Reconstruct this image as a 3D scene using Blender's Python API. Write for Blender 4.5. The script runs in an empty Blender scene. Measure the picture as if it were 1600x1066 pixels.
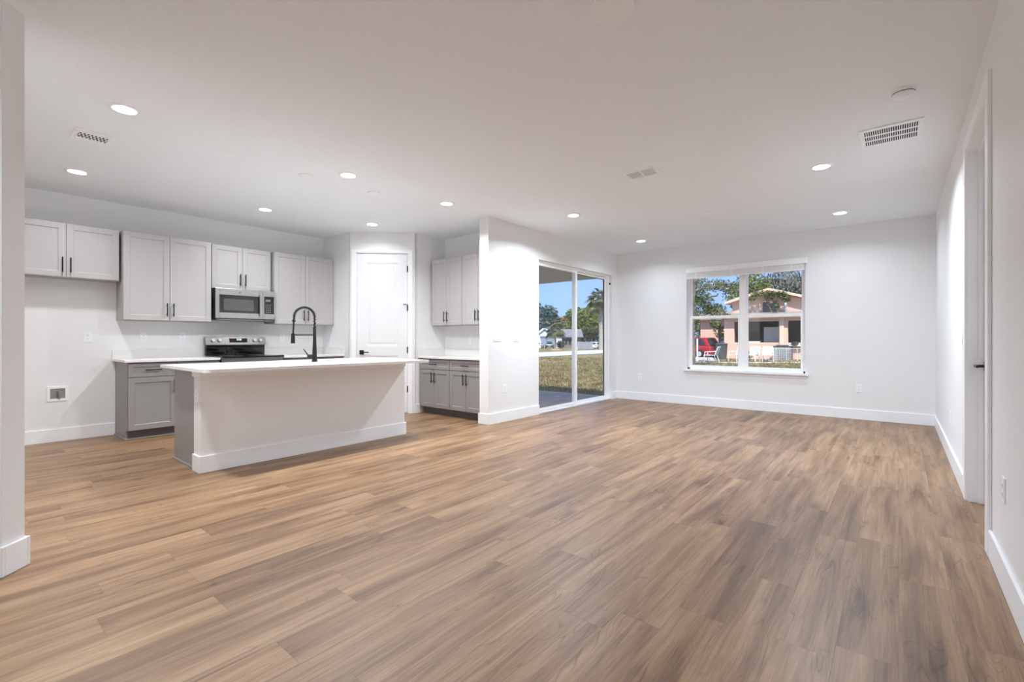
import bpy, bmesh, math, random
import numpy as np
from mathutils import Vector, Matrix

SC = bpy.context.scene
COL = SC.collection
PI = math.pi
random.seed(7)
RNG = np.random.default_rng(7)

# ------------------------------------------------------------------ camera
CAM_H = 1.128
YAW = math.radians(39.604)
cd = bpy.data.cameras.new('camera')
cd.sensor_width = 36.0
cd.lens = 730.0 / 1600.0 * 36.0
cd.shift_y = -3.0 / 1600.0
cd.clip_start = 0.05
cd.clip_end = 600
cam = bpy.data.objects.new('camera', cd)
COL.objects.link(cam)
cam.location = (0, 0, CAM_H)
cam.rotation_euler = (PI / 2, 0, YAW)
SC.camera = cam

# ------------------------------------------------------------------ colour management
SC.view_settings.view_transform = 'Standard'
SC.view_settings.look = 'None'
SC.view_settings.gamma = 1.0
SC.view_settings.use_curve_mapping = False
SC.view_settings.exposure = 0.27
SC.cycles.max_bounces = 16
SC.cycles.diffuse_bounces = 12

# ------------------------------------------------------------------ sky and sun
W = bpy.data.worlds.new('sky')
SC.world = W
W.use_nodes = True
wn, wl = W.node_tree.nodes, W.node_tree.links
wn.clear()
wo = wn.new('ShaderNodeOutputWorld')
wb = wn.new('ShaderNodeBackground')
wt = wn.new('ShaderNodeTexCoord')
ws = wn.new('ShaderNodeSeparateXYZ')
wr = wn.new('ShaderNodeValToRGB')
wr.color_ramp.elements[0].position = 0.0
wr.color_ramp.elements[0].color = (0.37, 0.57, 0.97, 1)
wr.color_ramp.elements[1].position = 0.45
wr.color_ramp.elements[1].color = (0.22, 0.42, 0.86, 1)
wl.new(wt.outputs['Generated'], ws.inputs[0])
wl.new(ws.outputs['Z'], wr.inputs[0])
wl.new(wr.outputs[0], wb.inputs['Color'])
wb.inputs['Strength'].default_value = 1.1
wl.new(wb.outputs[0], wo.inputs[0])

sd = bpy.data.lights.new('sun', 'SUN')
sd.energy = 5.2
sd.angle = math.radians(0.8)
sd.color = (1.0, 0.95, 0.86)
sun = bpy.data.objects.new('sun', sd)
COL.objects.link(sun)
sun.rotation_euler = Vector((-0.45, 0.72, -1.05)).to_track_quat('-Z', 'Y').to_euler()

LAMP_W = 20.8          # power of one recessed ceiling light
LAMP_C = (0.88, 0.97, 1.08)      # living room lamps, cool white
LAMP_K = (0.955, 0.97, 1.01)      # kitchen lamps, neutral white

# ------------------------------------------------------------------ materials
def nodes_of(name):
    m = bpy.data.materials.new(name)
    m.use_nodes = True
    nt = m.node_tree
    b = nt.nodes.get('Principled BSDF')
    return m, nt, nt.nodes, nt.links, b

def mat(name, col, rough=0.5, metal=0.0, spec=0.5, emit=None, estr=0.0, noise=None, bump=None, scale=None):
    """plain procedural material; noise=(scale, amount) mottles the colour, bump=(scale, strength)"""
    m, nt, N, L, b = nodes_of(name)
    b.inputs['Base Color'].default_value = (*col, 1)
    b.inputs['Roughness'].default_value = rough
    b.inputs['Metallic'].default_value = metal
    b.inputs['Specular IOR Level'].default_value = spec
    if emit:
        b.inputs['Emission Color'].default_value = (*emit, 1)
        b.inputs['Emission Strength'].default_value = estr
    tc = N.new('ShaderNodeTexCoord')
    mp = N.new('ShaderNodeMapping')
    L.new(tc.outputs['Object'], mp.inputs[0])
    if scale:
        mp.inputs['Scale'].default_value = scale
    if noise:
        n = N.new('ShaderNodeTexNoise')
        n.inputs['Scale'].default_value = noise[0]
        n.inputs['Detail'].default_value = 4
        L.new(mp.outputs[0], n.inputs['Vector'])
        r = N.new('ShaderNodeValToRGB')
        a = noise[1]
        r.color_ramp.elements[0].position = 0.3
        r.color_ramp.elements[1].position = 0.7
        r.color_ramp.elements[0].color = (*[max(0, c * (1 - a)) for c in col], 1)
        r.color_ramp.elements[1].color = (*[min(1, c * (1 + a)) for c in col], 1)
        L.new(n.outputs['Fac'], r.inputs[0])
        L.new(r.outputs[0], b.inputs['Base Color'])
    if bump:
        n2 = N.new('ShaderNodeTexNoise')
        n2.inputs['Scale'].default_value = bump[0]
        n2.inputs['Detail'].default_value = 3
        L.new(mp.outputs[0], n2.inputs['Vector'])
        bp = N.new('ShaderNodeBump')
        bp.inputs['Strength'].default_value = bump[1]
        bp.inputs['Distance'].default_value = 0.01
        L.new(n2.outputs['Fac'], bp.inputs['Height'])
        L.new(bp.outputs[0], b.inputs['Normal'])
    return m

def mottled(name, cols, scale, rough=0.9, pos=None, coord='Object', detail=6, bump=0.0):
    m, nt, N, L, b = nodes_of(name)
    tc = N.new('ShaderNodeTexCoord')
    n = N.new('ShaderNodeTexNoise')
    n.inputs['Scale'].default_value = scale
    n.inputs['Detail'].default_value = detail
    n.inputs['Roughness'].default_value = 0.65
    L.new(tc.outputs[coord], n.inputs['Vector'])
    r = N.new('ShaderNodeValToRGB')
    els = r.color_ramp.elements
    k = len(cols)
    while len(els) < k:
        els.new(0.5)
    for i, c in enumerate(cols):
        els[i].position = pos[i] if pos else 0.3 + 0.4 * i / (k - 1)
        els[i].color = (*c, 1)
    L.new(n.outputs['Fac'], r.inputs[0])
    L.new(r.outputs[0], b.inputs['Base Color'])
    b.inputs['Roughness'].default_value = rough
    b.inputs['Specular IOR Level'].default_value = 0.2
    if bump:
        bp = N.new('ShaderNodeBump')
        bp.inputs['Strength'].default_value = bump
        bp.inputs['Distance'].default_value = 0.05
        L.new(n.outputs['Fac'], bp.inputs['Height'])
        L.new(bp.outputs[0], b.inputs['Normal'])
    return m

def leaf_mat(name, cols, scale=0.6):
    m = mottled(name, cols, scale, 0.7)
    return m

def glass_mat(name, tint=(1, 1, 1), refl=0.07):
    m, nt, N, L, b = nodes_of(name)
    N.remove(b)
    out = N.get('Material Output')
    t = N.new('ShaderNodeBsdfTransparent')
    t.inputs[0].default_value = (*tint, 1)
    g = N.new('ShaderNodeBsdfGlossy')
    g.inputs['Roughness'].default_value = 0.02
    mx = N.new('ShaderNodeMixShader')
    mx.inputs[0].default_value = refl
    L.new(t.outputs[0], mx.inputs[1])
    L.new(g.outputs[0], mx.inputs[2])
    L.new(mx.outputs[0], out.inputs[0])
    return m

def floor_mat():
    m, nt, N, L, b = nodes_of('oak plank floor')
    def math_(op, a, c=None, d=None):
        n = N.new('ShaderNodeMath')
        n.operation = op
        for i, v in enumerate((a, c, d)):
            if v is None:
                continue
            if hasattr(v, 'is_linked') or hasattr(v, 'node'):
                L.new(v, n.inputs[i])
            else:
                n.inputs[i].default_value = v
        return n.outputs[0]
    def comb(x, y, z):
        n = N.new('ShaderNodeCombineXYZ')
        for i, v in enumerate((x, y, z)):
            if hasattr(v, 'node'):
                L.new(v, n.inputs[i])
            else:
                n.inputs[i].default_value = v
        return n.outputs[0]
    def noise(vec, sc, det=4, rough=0.55, dist=0.0):
        n = N.new('ShaderNodeTexNoise')
        n.inputs['Scale'].default_value = sc
        n.inputs['Detail'].default_value = det
        n.inputs['Roughness'].default_value = rough
        n.inputs['Distortion'].default_value = dist
        L.new(vec, n.inputs['Vector'])
        return n.outputs['Fac']
    def ramp(f, pts):
        r = N.new('ShaderNodeValToRGB')
        els = r.color_ramp.elements
        while len(els) < len(pts):
            els.new(0.5)
        for e, (p, c) in zip(els, pts):
            e.position = p
            e.color = (*c, 1)
        L.new(f, r.inputs[0])
        return r.outputs[0]
    def mix(fac, a, c, mode='MIX'):
        n = N.new('ShaderNodeMix')
        n.data_type = 'RGBA'
        n.blend_type = mode
        if hasattr(fac, 'node'):
            L.new(fac, n.inputs[0])
        else:
            n.inputs[0].default_value = fac
        L.new(a, n.inputs[6]) if hasattr(a, 'node') else setattr(n.inputs[6], 'default_value', a)
        L.new(c, n.inputs[7]) if hasattr(c, 'node') else setattr(n.inputs[7], 'default_value', c)
        return n.outputs[2]
    PW, PL = 0.178, 1.22
    tc = N.new('ShaderNodeTexCoord')
    sp = N.new('ShaderNodeSeparateXYZ')
    L.new(tc.outputs['Object'], sp.inputs[0])
    x, y = sp.outputs[0], sp.outputs[1]
    xr = math_('DIVIDE', math_('ADD', x, 40 * PW), PW)
    row = math_('FLOOR', xr)
    fx = math_('FRACT', xr)
    wnz = N.new('ShaderNodeTexWhiteNoise')
    wnz.noise_dimensions = '1D'
    L.new(row, wnz.inputs['W'])
    yr = math_('ADD', math_('DIVIDE', math_('ADD', y, 30.0), PL), math_('MULTIPLY', wnz.outputs['Value'], 7.3))
    colm = math_('FLOOR', yr)
    fy = math_('FRACT', yr)
    w2 = N.new('ShaderNodeTexWhiteNoise')
    w2.noise_dimensions = '2D'
    L.new(comb(row, colm, 0), w2.inputs['Vector'])
    rnd = w2.outputs['Value']
    sc2 = N.new('ShaderNodeSeparateColor')
    L.new(w2.outputs['Color'], sc2.inputs[0])
    rA, rB = sc2.outputs[0], sc2.outputs[1]
    # each plank looks at its own piece of wood
    ox = math_('ADD', x, math_('MULTIPLY', rA, 37.0))
    oy = math_('ADD', y, math_('MULTIPLY', rB, 53.0))
    # long soft dark bands along the plank
    band = noise(comb(math_('MULTIPLY', ox, 11.0), math_('MULTIPLY', oy, 0.9), 0), 1.0, 3, 0.5, 0.6)
    # cathedral figure: distorted distance field
    fig = noise(comb(math_('MULTIPLY', ox, 7.0), math_('MULTIPLY', oy, 1.1), 3.0), 1.0, 2, 0.45, 0.3)
    rings = math_('FRACT', math_('MULTIPLY', fig, 24.0))
    rings = math_('ABSOLUTE', math_('SUBTRACT', math_('MULTIPLY', rings, 2.0), 1.0))
    # fine pores
    fine = noise(comb(math_('MULTIPLY', ox, 150.0), math_('MULTIPLY', oy, 5.0), 0), 1.0, 3, 0.6)
    streak = noise(comb(math_('MULTIPLY', ox, 48.0), math_('MULTIPLY', oy, 1.6), 7.0), 1.0, 4, 0.6, 0.4)
    knot = noise(comb(math_('MULTIPLY', ox, 7.5), math_('MULTIPLY', oy, 2.1), 9.0), 1.0, 2, 0.5)
    base = ramp(band, [(0.28, (0.165, 0.089, 0.042)), (0.42, (0.262, 0.155, 0.080)), (0.56, (0.338, 0.210, 0.114)), (0.74, (0.415, 0.274, 0.162))])
    dark = ramp(streak, [(0.34, (0.50, 0.43, 0.37)), (0.52, (1, 1, 1)), (0.8, (1.08, 1.07, 1.06))])
    c1 = mix(0.50, base, dark, 'MULTIPLY')
    rg = ramp(rings, [(0.0, (0.58, 0.52, 0.46)), (0.30, (1, 1, 1))])
    kmask = ramp(knot, [(0.50, (0.06, 0.06, 0.06)), (0.66, (0.95, 0.95, 0.95))])
    ksep = N.new('ShaderNodeSeparateColor')
    L.new(kmask, ksep.inputs[0])
    c2 = mix(ksep.outputs[0], c1, mix(1.0, c1, rg, 'MULTIPLY'))
    kdark = ramp(knot, [(0.62, (1, 1, 1)), (0.76, (0.50, 0.43, 0.38))])
    c2 = mix(0.8, c2, kdark, 'MULTIPLY')
    fn = ramp(fine, [(0.35, (0.74, 0.71, 0.68)), (0.6, (1.05, 1.05, 1.05))])
    c3 = mix(0.7, c2, fn, 'MULTIPLY')
    tone = ramp(rnd, [(0.0, (0.80, 0.78, 0.76)), (0.35, (0.97, 0.96, 0.96)), (0.7, (1.03, 1.03, 1.03)), (1.0, (1.13, 1.12, 1.11))])
    c4 = mix(1.0, c3, tone, 'MULTIPLY')
    ex = math_('MINIMUM', fx, math_('SUBTRACT', 1.0, fx))
    ey = math_('MULTIPLY', math_('MINIMUM', fy, math_('SUBTRACT', 1.0, fy)), PL / PW)
    e = math_('MINIMUM', ex, ey)
    seam = N.new('ShaderNodeMapRange')
    seam.inputs['From Min'].default_value = 0.002
    seam.inputs['From Max'].default_value = 0.007
    L.new(e, seam.inputs['Value'])
    sm = ramp(seam.outputs[0], [(0.0, (0.70, 0.66, 0.62)), (1.0, (1, 1, 1))])
    c5 = mix(1.0, c4, sm, 'MULTIPLY')
    L.new(c5, b.inputs['Base Color'])
    rr = N.new('ShaderNodeMapRange')
    rr.inputs['To Min'].default_value = 0.38
    rr.inputs['To Max'].default_value = 0.46
    L.new(fine, rr.inputs['Value'])
    L.new(rr.outputs[0], b.inputs['Roughness'])
    b.inputs['Specular IOR Level'].default_value = 0.5
    hgt = math_('ADD', math_('MULTIPLY', seam.outputs[0], 1.0), math_('MULTIPLY', fine, 0.35))
    bp = N.new('ShaderNodeBump')
    bp.inputs['Strength'].default_value = 0.16
    bp.inputs['Distance'].default_value = 0.002
    L.new(hgt, bp.inputs['Height'])
    L.new(bp.outputs[0], b.inputs['Normal'])
    return m

M = {}
M['wall'] = mat('wall paint', (0.84, 0.85, 0.855), 0.65, spec=0.25, bump=(160, 0.05))
M['ceil'] = mat('textured ceiling paint', (0.88, 0.925, 0.965), 0.8, spec=0.15, bump=(55, 0.35))
M['trim'] = mat('white trim paint', (0.91, 0.935, 0.96), 0.35, spec=0.4, noise=(3, 0.01))
M['door'] = mat('white door paint', (0.83, 0.84, 0.86), 0.4, spec=0.4, noise=(3, 0.01))
M['floor'] = floor_mat()
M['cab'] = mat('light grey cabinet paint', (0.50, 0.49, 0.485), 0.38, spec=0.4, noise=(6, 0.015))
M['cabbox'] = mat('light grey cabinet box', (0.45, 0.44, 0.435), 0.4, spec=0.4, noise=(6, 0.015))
M['cabshade'] = mat('cabinet grey darkened for dim light', (0.295, 0.285, 0.28), 0.36, spec=0.4, noise=(6, 0.015))  # same cabinet grey, with the dimmer light on base units put into it
M['cabshadebox'] = mat('cabinet box grey darkened for dim light', (0.28, 0.272, 0.267), 0.38, spec=0.4, noise=(6, 0.015))  # box grey darkened the same way, dim light in the colour
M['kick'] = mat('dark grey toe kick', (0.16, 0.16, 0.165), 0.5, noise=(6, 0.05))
M['raw'] = mat('plywood edge', (0.55, 0.36, 0.19), 0.6, noise=(40, 0.12))
M['quartz'] = mat('white quartz', (0.79, 0.79, 0.785), 0.18, spec=0.5, noise=(9, 0.012))
M['black'] = mat('matte black metal', (0.012, 0.012, 0.013), 0.38, metal=0.3, noise=(30, 0.1))
M['steel'] = mat('brushed steel', (0.50, 0.49, 0.48), 0.30, metal=1.0, noise=(220, 0.07), scale=(1, 1, 0.02))
M['steelrange'] = mat('grey brushed steel', (0.27, 0.265, 0.26), 0.26, metal=1.0, noise=(220, 0.07), scale=(1, 1, 0.02))
M['steeldark'] = mat('dark steel', (0.30, 0.30, 0.30), 0.35, metal=1.0, noise=(60, 0.05))
M['glassblack'] = mat('black glass', (0.010, 0.010, 0.011), 0.06, spec=0.6, noise=(4, 0.1))
M['ovenwin'] = mat('smoked oven window', (0.09, 0.09, 0.088), 0.15, spec=0.5, noise=(250, 0.2))
M['plastic'] = mat('white plastic', (0.91, 0.94, 0.965), 0.35, noise=(10, 0.01))
M['slot'] = mat('dark slot', (0.05, 0.05, 0.05), 0.6, noise=(10, 0.1))
M['void'] = mat('duct interior', (0.010, 0.010, 0.010), 0.9, noise=(10, 0.1))
M['lens'] = mat('lit lens', (0.9, 0.9, 0.9), 0.4, emit=LAMP_C, estr=14.0, noise=(10, 0.01))
M['lcd'] = mat('lit clock digits', (0.1, 0.2, 0.3), 0.4, emit=(0.6, 0.85, 1.0), estr=2.5, noise=(10, 0.01))
M['button'] = mat('grey button print', (0.20, 0.20, 0.20), 0.4, noise=(10, 0.05))
M['glass'] = glass_mat('clear pane', (0.985, 0.99, 0.985), 0.045)
M['vinyl'] = mat('white vinyl frame', (0.95, 0.95, 0.95), 0.35, noise=(5, 0.01))
M['alu'] = mat('light aluminium', (0.68, 0.69, 0.70), 0.35, metal=0.5, noise=(40, 0.03))
M['gasket'] = mat('dark gasket', (0.05, 0.05, 0.05), 0.6, noise=(40, 0.1))
M['blind'] = mat('white blind slat', (0.84, 0.84, 0.84), 0.5, noise=(20, 0.02))
M['brass'] = mat('brass valve', (0.30, 0.27, 0.22), 0.4, metal=0.8, noise=(30, 0.1))
# outdoors
M['grass'] = None
M['concrete'] = mottled('patio concrete', [(0.70, 0.68, 0.69), (0.82, 0.80, 0.81)], 6, 0.9)
M['road'] = mottled('pale asphalt road', [(0.52, 0.50, 0.49), (0.62, 0.60, 0.58)], 2, 0.95)
M['soffit'] = mat('stucco soffit', (0.60, 0.55, 0.47), 0.9, noise=(8, 0.04))
M['stucco'] = mat('outer stucco', (0.62, 0.60, 0.57), 0.9, bump=(60, 0.3))
M['pink'] = mat('salmon pink stucco', (0.80, 0.52, 0.41), 0.9, noise=(3, 0.04))
M['pinktrim'] = mat('pale pink board', (0.88, 0.62, 0.50), 0.8, noise=(3, 0.03))
M['shingle'] = mottled('grey roof shingle', [(0.24, 0.22, 0.21), (0.40, 0.37, 0.35)], 5, 0.95)
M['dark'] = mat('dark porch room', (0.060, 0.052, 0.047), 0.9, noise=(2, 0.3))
M['cream'] = mat('cream panel', (0.62, 0.60, 0.54), 0.8, noise=(2, 0.03))
M['louvre'] = mat('grey louvre', (0.46, 0.40, 0.39), 0.7, noise=(30, 0.05))
M['white'] = mat('white outdoor paint', (0.85, 0.85, 0.84), 0.6, noise=(5, 0.02))
M['sling'] = mat('grey chair sling', (0.52, 0.52, 0.56), 0.8, noise=(60, 0.05))
M['red'] = mat('red car paint', (0.42, 0.02, 0.03), 0.25, noise=(3, 0.05))
M['tyre'] = mat('tyre rubber', (0.02, 0.02, 0.02), 0.8, noise=(10, 0.1))
M['carglass'] = mat('dark car glass', (0.03, 0.04, 0.045), 0.08, noise=(3, 0.1))
M['bin'] = mat('dark grey plastic bin', (0.085, 0.095, 0.105), 0.6, noise=(6, 0.1))
M['acbody'] = mat('blue grey sheet metal', (0.05, 0.065, 0.095), 0.6, noise=(6, 0.05))
M['bark'] = mottled('grey bark', [(0.11, 0.095, 0.08), (0.27, 0.24, 0.21)], 4, 0.95)
M['palmbark'] = mottled('pale palm bark', [(0.26, 0.24, 0.20), (0.48, 0.45, 0.39)], 3, 0.95)
M['mulch'] = mottled('orange mulch', [(0.36, 0.20, 0.11), (0.5, 0.3, 0.18)], 4, 0.95)
M['siding'] = mat('pale blue white siding', (0.62, 0.66, 0.78), 0.8, noise=(2, 0.03))
M['garage'] = mat('grey blue garage door', (0.24, 0.29, 0.38), 0.7, noise=(2, 0.05))
M['greywall'] = mat('grey house wall', (0.20, 0.18, 0.17), 0.9, noise=(2, 0.1))
M['roofgrey'] = mottled('grey house roof', [(0.17, 0.16, 0.175), (0.25, 0.24, 0.255)], 1.2, 0.95)
M['carwhite'] = mat('white car paint', (0.80, 0.82, 0.88), 0.3, noise=(2, 0.02))
M['cardark'] = mat('dark green car paint', (0.035, 0.06, 0.06), 0.3, noise=(2, 0.1))
M['taillight'] = mat('tail light plastic', (0.35, 0.05, 0.06), 0.3, noise=(2, 0.1))
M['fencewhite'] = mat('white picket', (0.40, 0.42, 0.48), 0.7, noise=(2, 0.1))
M['leafolive'] = leaf_mat('olive leaves', [(0.035, 0.055, 0.018), (0.12, 0.15, 0.05), (0.26, 0.27, 0.12)], 1.4)
M['leafgreen'] = leaf_mat('yellow green leaves', [(0.04, 0.065, 0.015), (0.15, 0.19, 0.045), (0.30, 0.33, 0.10)], 0.5)
M['leafblue'] = leaf_mat('blue grey leaves', [(0.035, 0.055, 0.045), (0.12, 0.16, 0.12), (0.25, 0.30, 0.24)], 0.4)
M['leafmoss'] = leaf_mat('grey mossy leaves', [(0.06, 0.065, 0.055), (0.16, 0.17, 0.14), (0.32, 0.33, 0.30)], 0.6)
M['leafrust'] = leaf_mat('rust brown leaves', [(0.10, 0.06, 0.03), (0.28, 0.17, 0.08), (0.40, 0.28, 0.16)], 0.5)
M['leafpalm'] = leaf_mat('palm fronds', [(0.05, 0.055, 0.03), (0.15, 0.16, 0.08), (0.30, 0.30, 0.18)], 0.6)
M['leafdark'] = leaf_mat('dark hedge leaves', [(0.02, 0.03, 0.018), (0.055, 0.07, 0.035), (0.11, 0.13, 0.07)], 0.7)

def grass_mat():
    m, nt, N, L, b = nodes_of('dry patchy lawn')
    tc = N.new('ShaderNodeTexCoord')
    def nz(sc, det, st=(1, 1, 1)):
        mp = N.new('ShaderNodeMapping')
        mp.inputs['Scale'].default_value = st
        L.new(tc.outputs['Object'], mp.inputs[0])
        n = N.new('ShaderNodeTexNoise')
        n.inputs['Scale'].default_value = sc
        n.inputs['Detail'].default_value = det
        n.inputs['Roughness'].default_value = 0.7
        L.new(mp.outputs[0], n.inputs['Vector'])
        return n.outputs['Fac']
    big, small = nz(0.45, 5), nz(3.2, 8)
    r1 = N.new('ShaderNodeValToRGB')
    pts = [(0.34, (0.075, 0.060, 0.038)), (0.46, (0.215, 0.180, 0.105)), (0.55, (0.335, 0.290, 0.180)), (0.68, (0.47, 0.40, 0.28))]
    els = r1.color_ramp.elements
    while len(els) < 4:
        els.new(0.5)
    for e, (p, c) in zip(els, pts):
        e.position = p
        e.color = (*c, 1)
    L.new(small, r1.inputs[0])
    r2 = N.new('ShaderNodeValToRGB')
    r2.color_ramp.elements[0].position = 0.40
    r2.color_ramp.elements[0].color = (0.98, 0.88, 0.78, 1)
    r2.color_ramp.elements[1].position = 0.62
    r2.color_ramp.elements[1].color = (0.90, 0.98, 0.72, 1)
    L.new(big, r2.inputs[0])
    mx = N.new('ShaderNodeMix')
    mx.data_type = 'RGBA'
    mx.blend_type = 'MULTIPLY'
    mx.inputs[0].default_value = 1.0
    L.new(r1.outputs[0], mx.inputs[6])
    L.new(r2.outputs[0], mx.inputs[7])
    L.new(mx.outputs[2], b.inputs['Base Color'])
    b.inputs['Roughness'].default_value = 0.95
    b.inputs['Specular IOR Level'].default_value = 0.1
    return m
M['grass'] = grass_mat()

# ------------------------------------------------------------------ mesh helpers
class MB:
    """collects simple solids; build() links them as ONE mesh object"""
    def __init__(self):
        self.v, self.f, self.mi = [], [], []
        self.m = 0
    def _add(self, vs, fs):
        o = len(self.v)
        self.v += [tuple(p) for p in vs]
        for f in fs:
            self.f.append([o + i for i in f])
            self.mi.append(self.m)
        return self
    def box(self, x0, x1, y0, y1, z0, z1):
        vs = [(x0, y0, z0), (x1, y0, z0), (x1, y1, z0), (x0, y1, z0), (x0, y0, z1), (x1, y0, z1), (x1, y1, z1), (x0, y1, z1)]
        return self._add(vs, [(0, 3, 2, 1), (4, 5, 6, 7), (0, 1, 5, 4), (1, 2, 6, 5), (2, 3, 7, 6), (3, 0, 4, 7)])
    def prism(self, poly, z0, z1, axis='z'):
        """polygon of 2-D points extruded along an axis"""
        n = len(poly)
        def P(a, c, h):
            return {'z': (a, c, h), 'y': (a, h, c), 'x': (h, a, c)}[axis]
        vs = [P(a, c, z0) for a, c in poly] + [P(a, c, z1) for a, c in poly]
        fs = [list(range(n))[::-1], list(range(n, 2 * n))]
        for i in range(n):
            j = (i + 1) % n
            fs.append((i, j, n + j, n + i))
        return self._add(vs, fs)
    def cyl(self, p0, p1, r0, r1=None, n=16, caps=True):
        r1 = r0 if r1 is None else r1
        p0, p1 = Vector(p0), Vector(p1)
        d = (p1 - p0).normalized()
        a = d.orthogonal().normalized()
        c = d.cross(a)
        vs, fs = [], []
        for p, r in ((p0, r0), (p1, r1)):
            for i in range(n):
                t = 2 * PI * i / n
                vs.append(p + (a * math.cos(t) + c * math.sin(t)) * r)
        for i in range(n):
            j = (i + 1) % n
            fs.append((i, j, n + j, n + i))
        if caps:
            fs.append(list(range(n))[::-1])
            fs.append(list(range(n, 2 * n)))
        return self._add(vs, fs)
    def tube(self, pts, r, n=10):
        pts = [Vector(p) for p in pts]
        rs = r if isinstance(r, (list, tuple)) else [r] * len(pts)
        vs, fs = [], []
        a = None
        for k, p in enumerate(pts):
            d = (pts[min(k + 1, len(pts) - 1)] - pts[max(k - 1, 0)]).normalized()
            if a is None:
                a = d.orthogonal().normalized()
            a = (a - d * a.dot(d)).normalized()
            c = d.cross(a)
            for i in range(n):
                t = 2 * PI * i / n
                vs.append(p + (a * math.cos(t) + c * math.sin(t)) * rs[k])
        m = len(pts)
        for k in range(m - 1):
            for i in range(n):
                j = (i + 1) % n
                fs.append((k * n + i, k * n + j, (k + 1) * n + j, (k + 1) * n + i))
        fs.append(list(range(n))[::-1])
        fs.append(list(range((m - 1) * n, m * n)))
        return self._add(vs, fs)
    def lathe(self, prof, c=(0, 0, 0), n=28, sign=1):
        """profile of (radius, z) about the vertical axis"""
        vs, fs = [], []
        for r, z in prof:
            for i in range(n):
                t = 2 * PI * i / n
                vs.append((c[0] + r * math.cos(t), c[1] + r * math.sin(t), c[2] + sign * z))
        m = len(prof)
        for k in range(m - 1):
            for i in range(n):
                j = (i + 1) % n
                fs.append((k * n + i, k * n + j, (k + 1) * n + j, (k + 1) * n + i))
        fs.append(list(range(n))[::-1])
        fs.append(list(range((m - 1) * n, m * n)))
        return self._add(vs, fs)
    def build(self, name, mats, parent=None, smooth=False, bevel=0.0, label=None):
        me = bpy.data.meshes.new(name)
        me.from_pydata(self.v, [], self.f)
        if not isinstance(mats, (list, tuple)):
            mats = [mats]
        for m_ in mats:
            me.materials.append(m_)
        if len(mats) > 1:
            me.polygons.foreach_set('material_index', self.mi)
        bm = bmesh.new()
        bm.from_mesh(me)
        bmesh.ops.recalc_face_normals(bm, faces=bm.faces)
        bm.to_mesh(me)
        bm.free()
        if smooth:
            me.polygons.foreach_set('use_smooth', [True] * len(me.polygons))
            me.set_sharp_from_angle(angle=math.radians(40))
        o = bpy.data.objects.new(name, me)
        COL.objects.link(o)
        if parent:
            o.parent = parent
        if bevel:
            bv = o.modifiers.new('bevel', 'BEVEL')
            bv.width = bevel
            bv.segments = 2
            bv.limit_method = 'ANGLE'
        if label:
            o['label'] = label
        return o

def tag(o, label, cat, group=None, kind=None):
    o['label'] = label
    o['category'] = cat
    if group:
        o['group'] = group
    if kind:
        o['kind'] = kind
    return o

def thing(name, label, cat, loc=(0, 0, 0), rz=0.0, group=None, kind=None):
    o = bpy.data.objects.new(name, None)
    o.empty_display_size = 0.1
    COL.objects.link(o)
    o.location = loc
    o.rotation_euler = (0, 0, rz)
    return tag(o, label, cat, group, kind)

def dup(root, loc, rz, label, group=None):
    def cp(o, par):
        c = o.copy()
        COL.objects.link(c)
        if par:
            c.parent = par
        for ch in list(o.children):
            cp(ch, c)
        return c
    r = cp(root, None)
    r.location = loc
    r.rotation_euler = (0, 0, rz)
    r['label'] = label
    if group:
        r['group'] = group
    return r

def struct(o, label, cat):
    return tag(o, label, cat, kind='structure')

# ================================================================== THE ROOM
H = 2.743
XR, YB, XL, XK = 0.372, 8.16, -4.15, -7.14
YE = 4.53                       # free end of the sliding-door wall
YN = 5.14                       # back of the bar nook
XN = -5.66                      # side of the bar nook
D0 = (-6.335, 3.85)             # the pantry's diagonal wall starts here
BBH, BBT = 0.142, 0.015
YREAR = -1.9

struct(MB().box(XK - .15, XR + .13, YREAR - .15, YB + .15, -0.12, 0.0).build('floor', M['floor']), 'oak plank floor running the length of the room', 'floor')
struct(MB().box(XK - .15, XR + .13, YREAR - .15, YB + .15, H, H + 0.14).build('ceiling', M['ceil']), 'white knockdown ceiling with recessed lights', 'ceiling')

# right wall with a door opening
RD0, RD1, RDZ = 3.535, 4.535, 2.44
w = MB()
w.box(XR, XR + .13, YREAR, RD0, 0, H).box(XR, XR + .13, RD1, YB, 0, H).box(XR, XR + .13, RD0, RD1, RDZ, H)
struct(w.build('wall_right', M['wall']), 'long white wall with the tall doorway at right', 'wall')

# back wall with the window opening
WX0, WX1, WZ0, WZ1 = -2.83, -1.072, 0.605, 2.30
w = MB()
w.box(XL - .15, WX0, YB, YB + .15, 0, H).box(WX1, XR + .13, YB, YB + .15, 0, H)
w.box(WX0, WX1, YB, YB + .15, 0, WZ0).box(WX0, WX1, YB, YB + .15, WZ1, H)
struct(w.build('wall_back', M['wall']), 'white far wall around the double window', 'wall')

# wall with the sliding door
SY0, SY1, SZ = 5.645, 7.96, 2.325
w = MB()
w.box(XL - .16, XL, YE, SY0, 0, H).box(XL - .16, XL, SY1, YB, 0, H).box(XL - .16, XL, SY0, SY1, SZ, H)
struct(w.build('wall_left', M['wall']), 'white wall holding the sliding glass door', 'wall')

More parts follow.
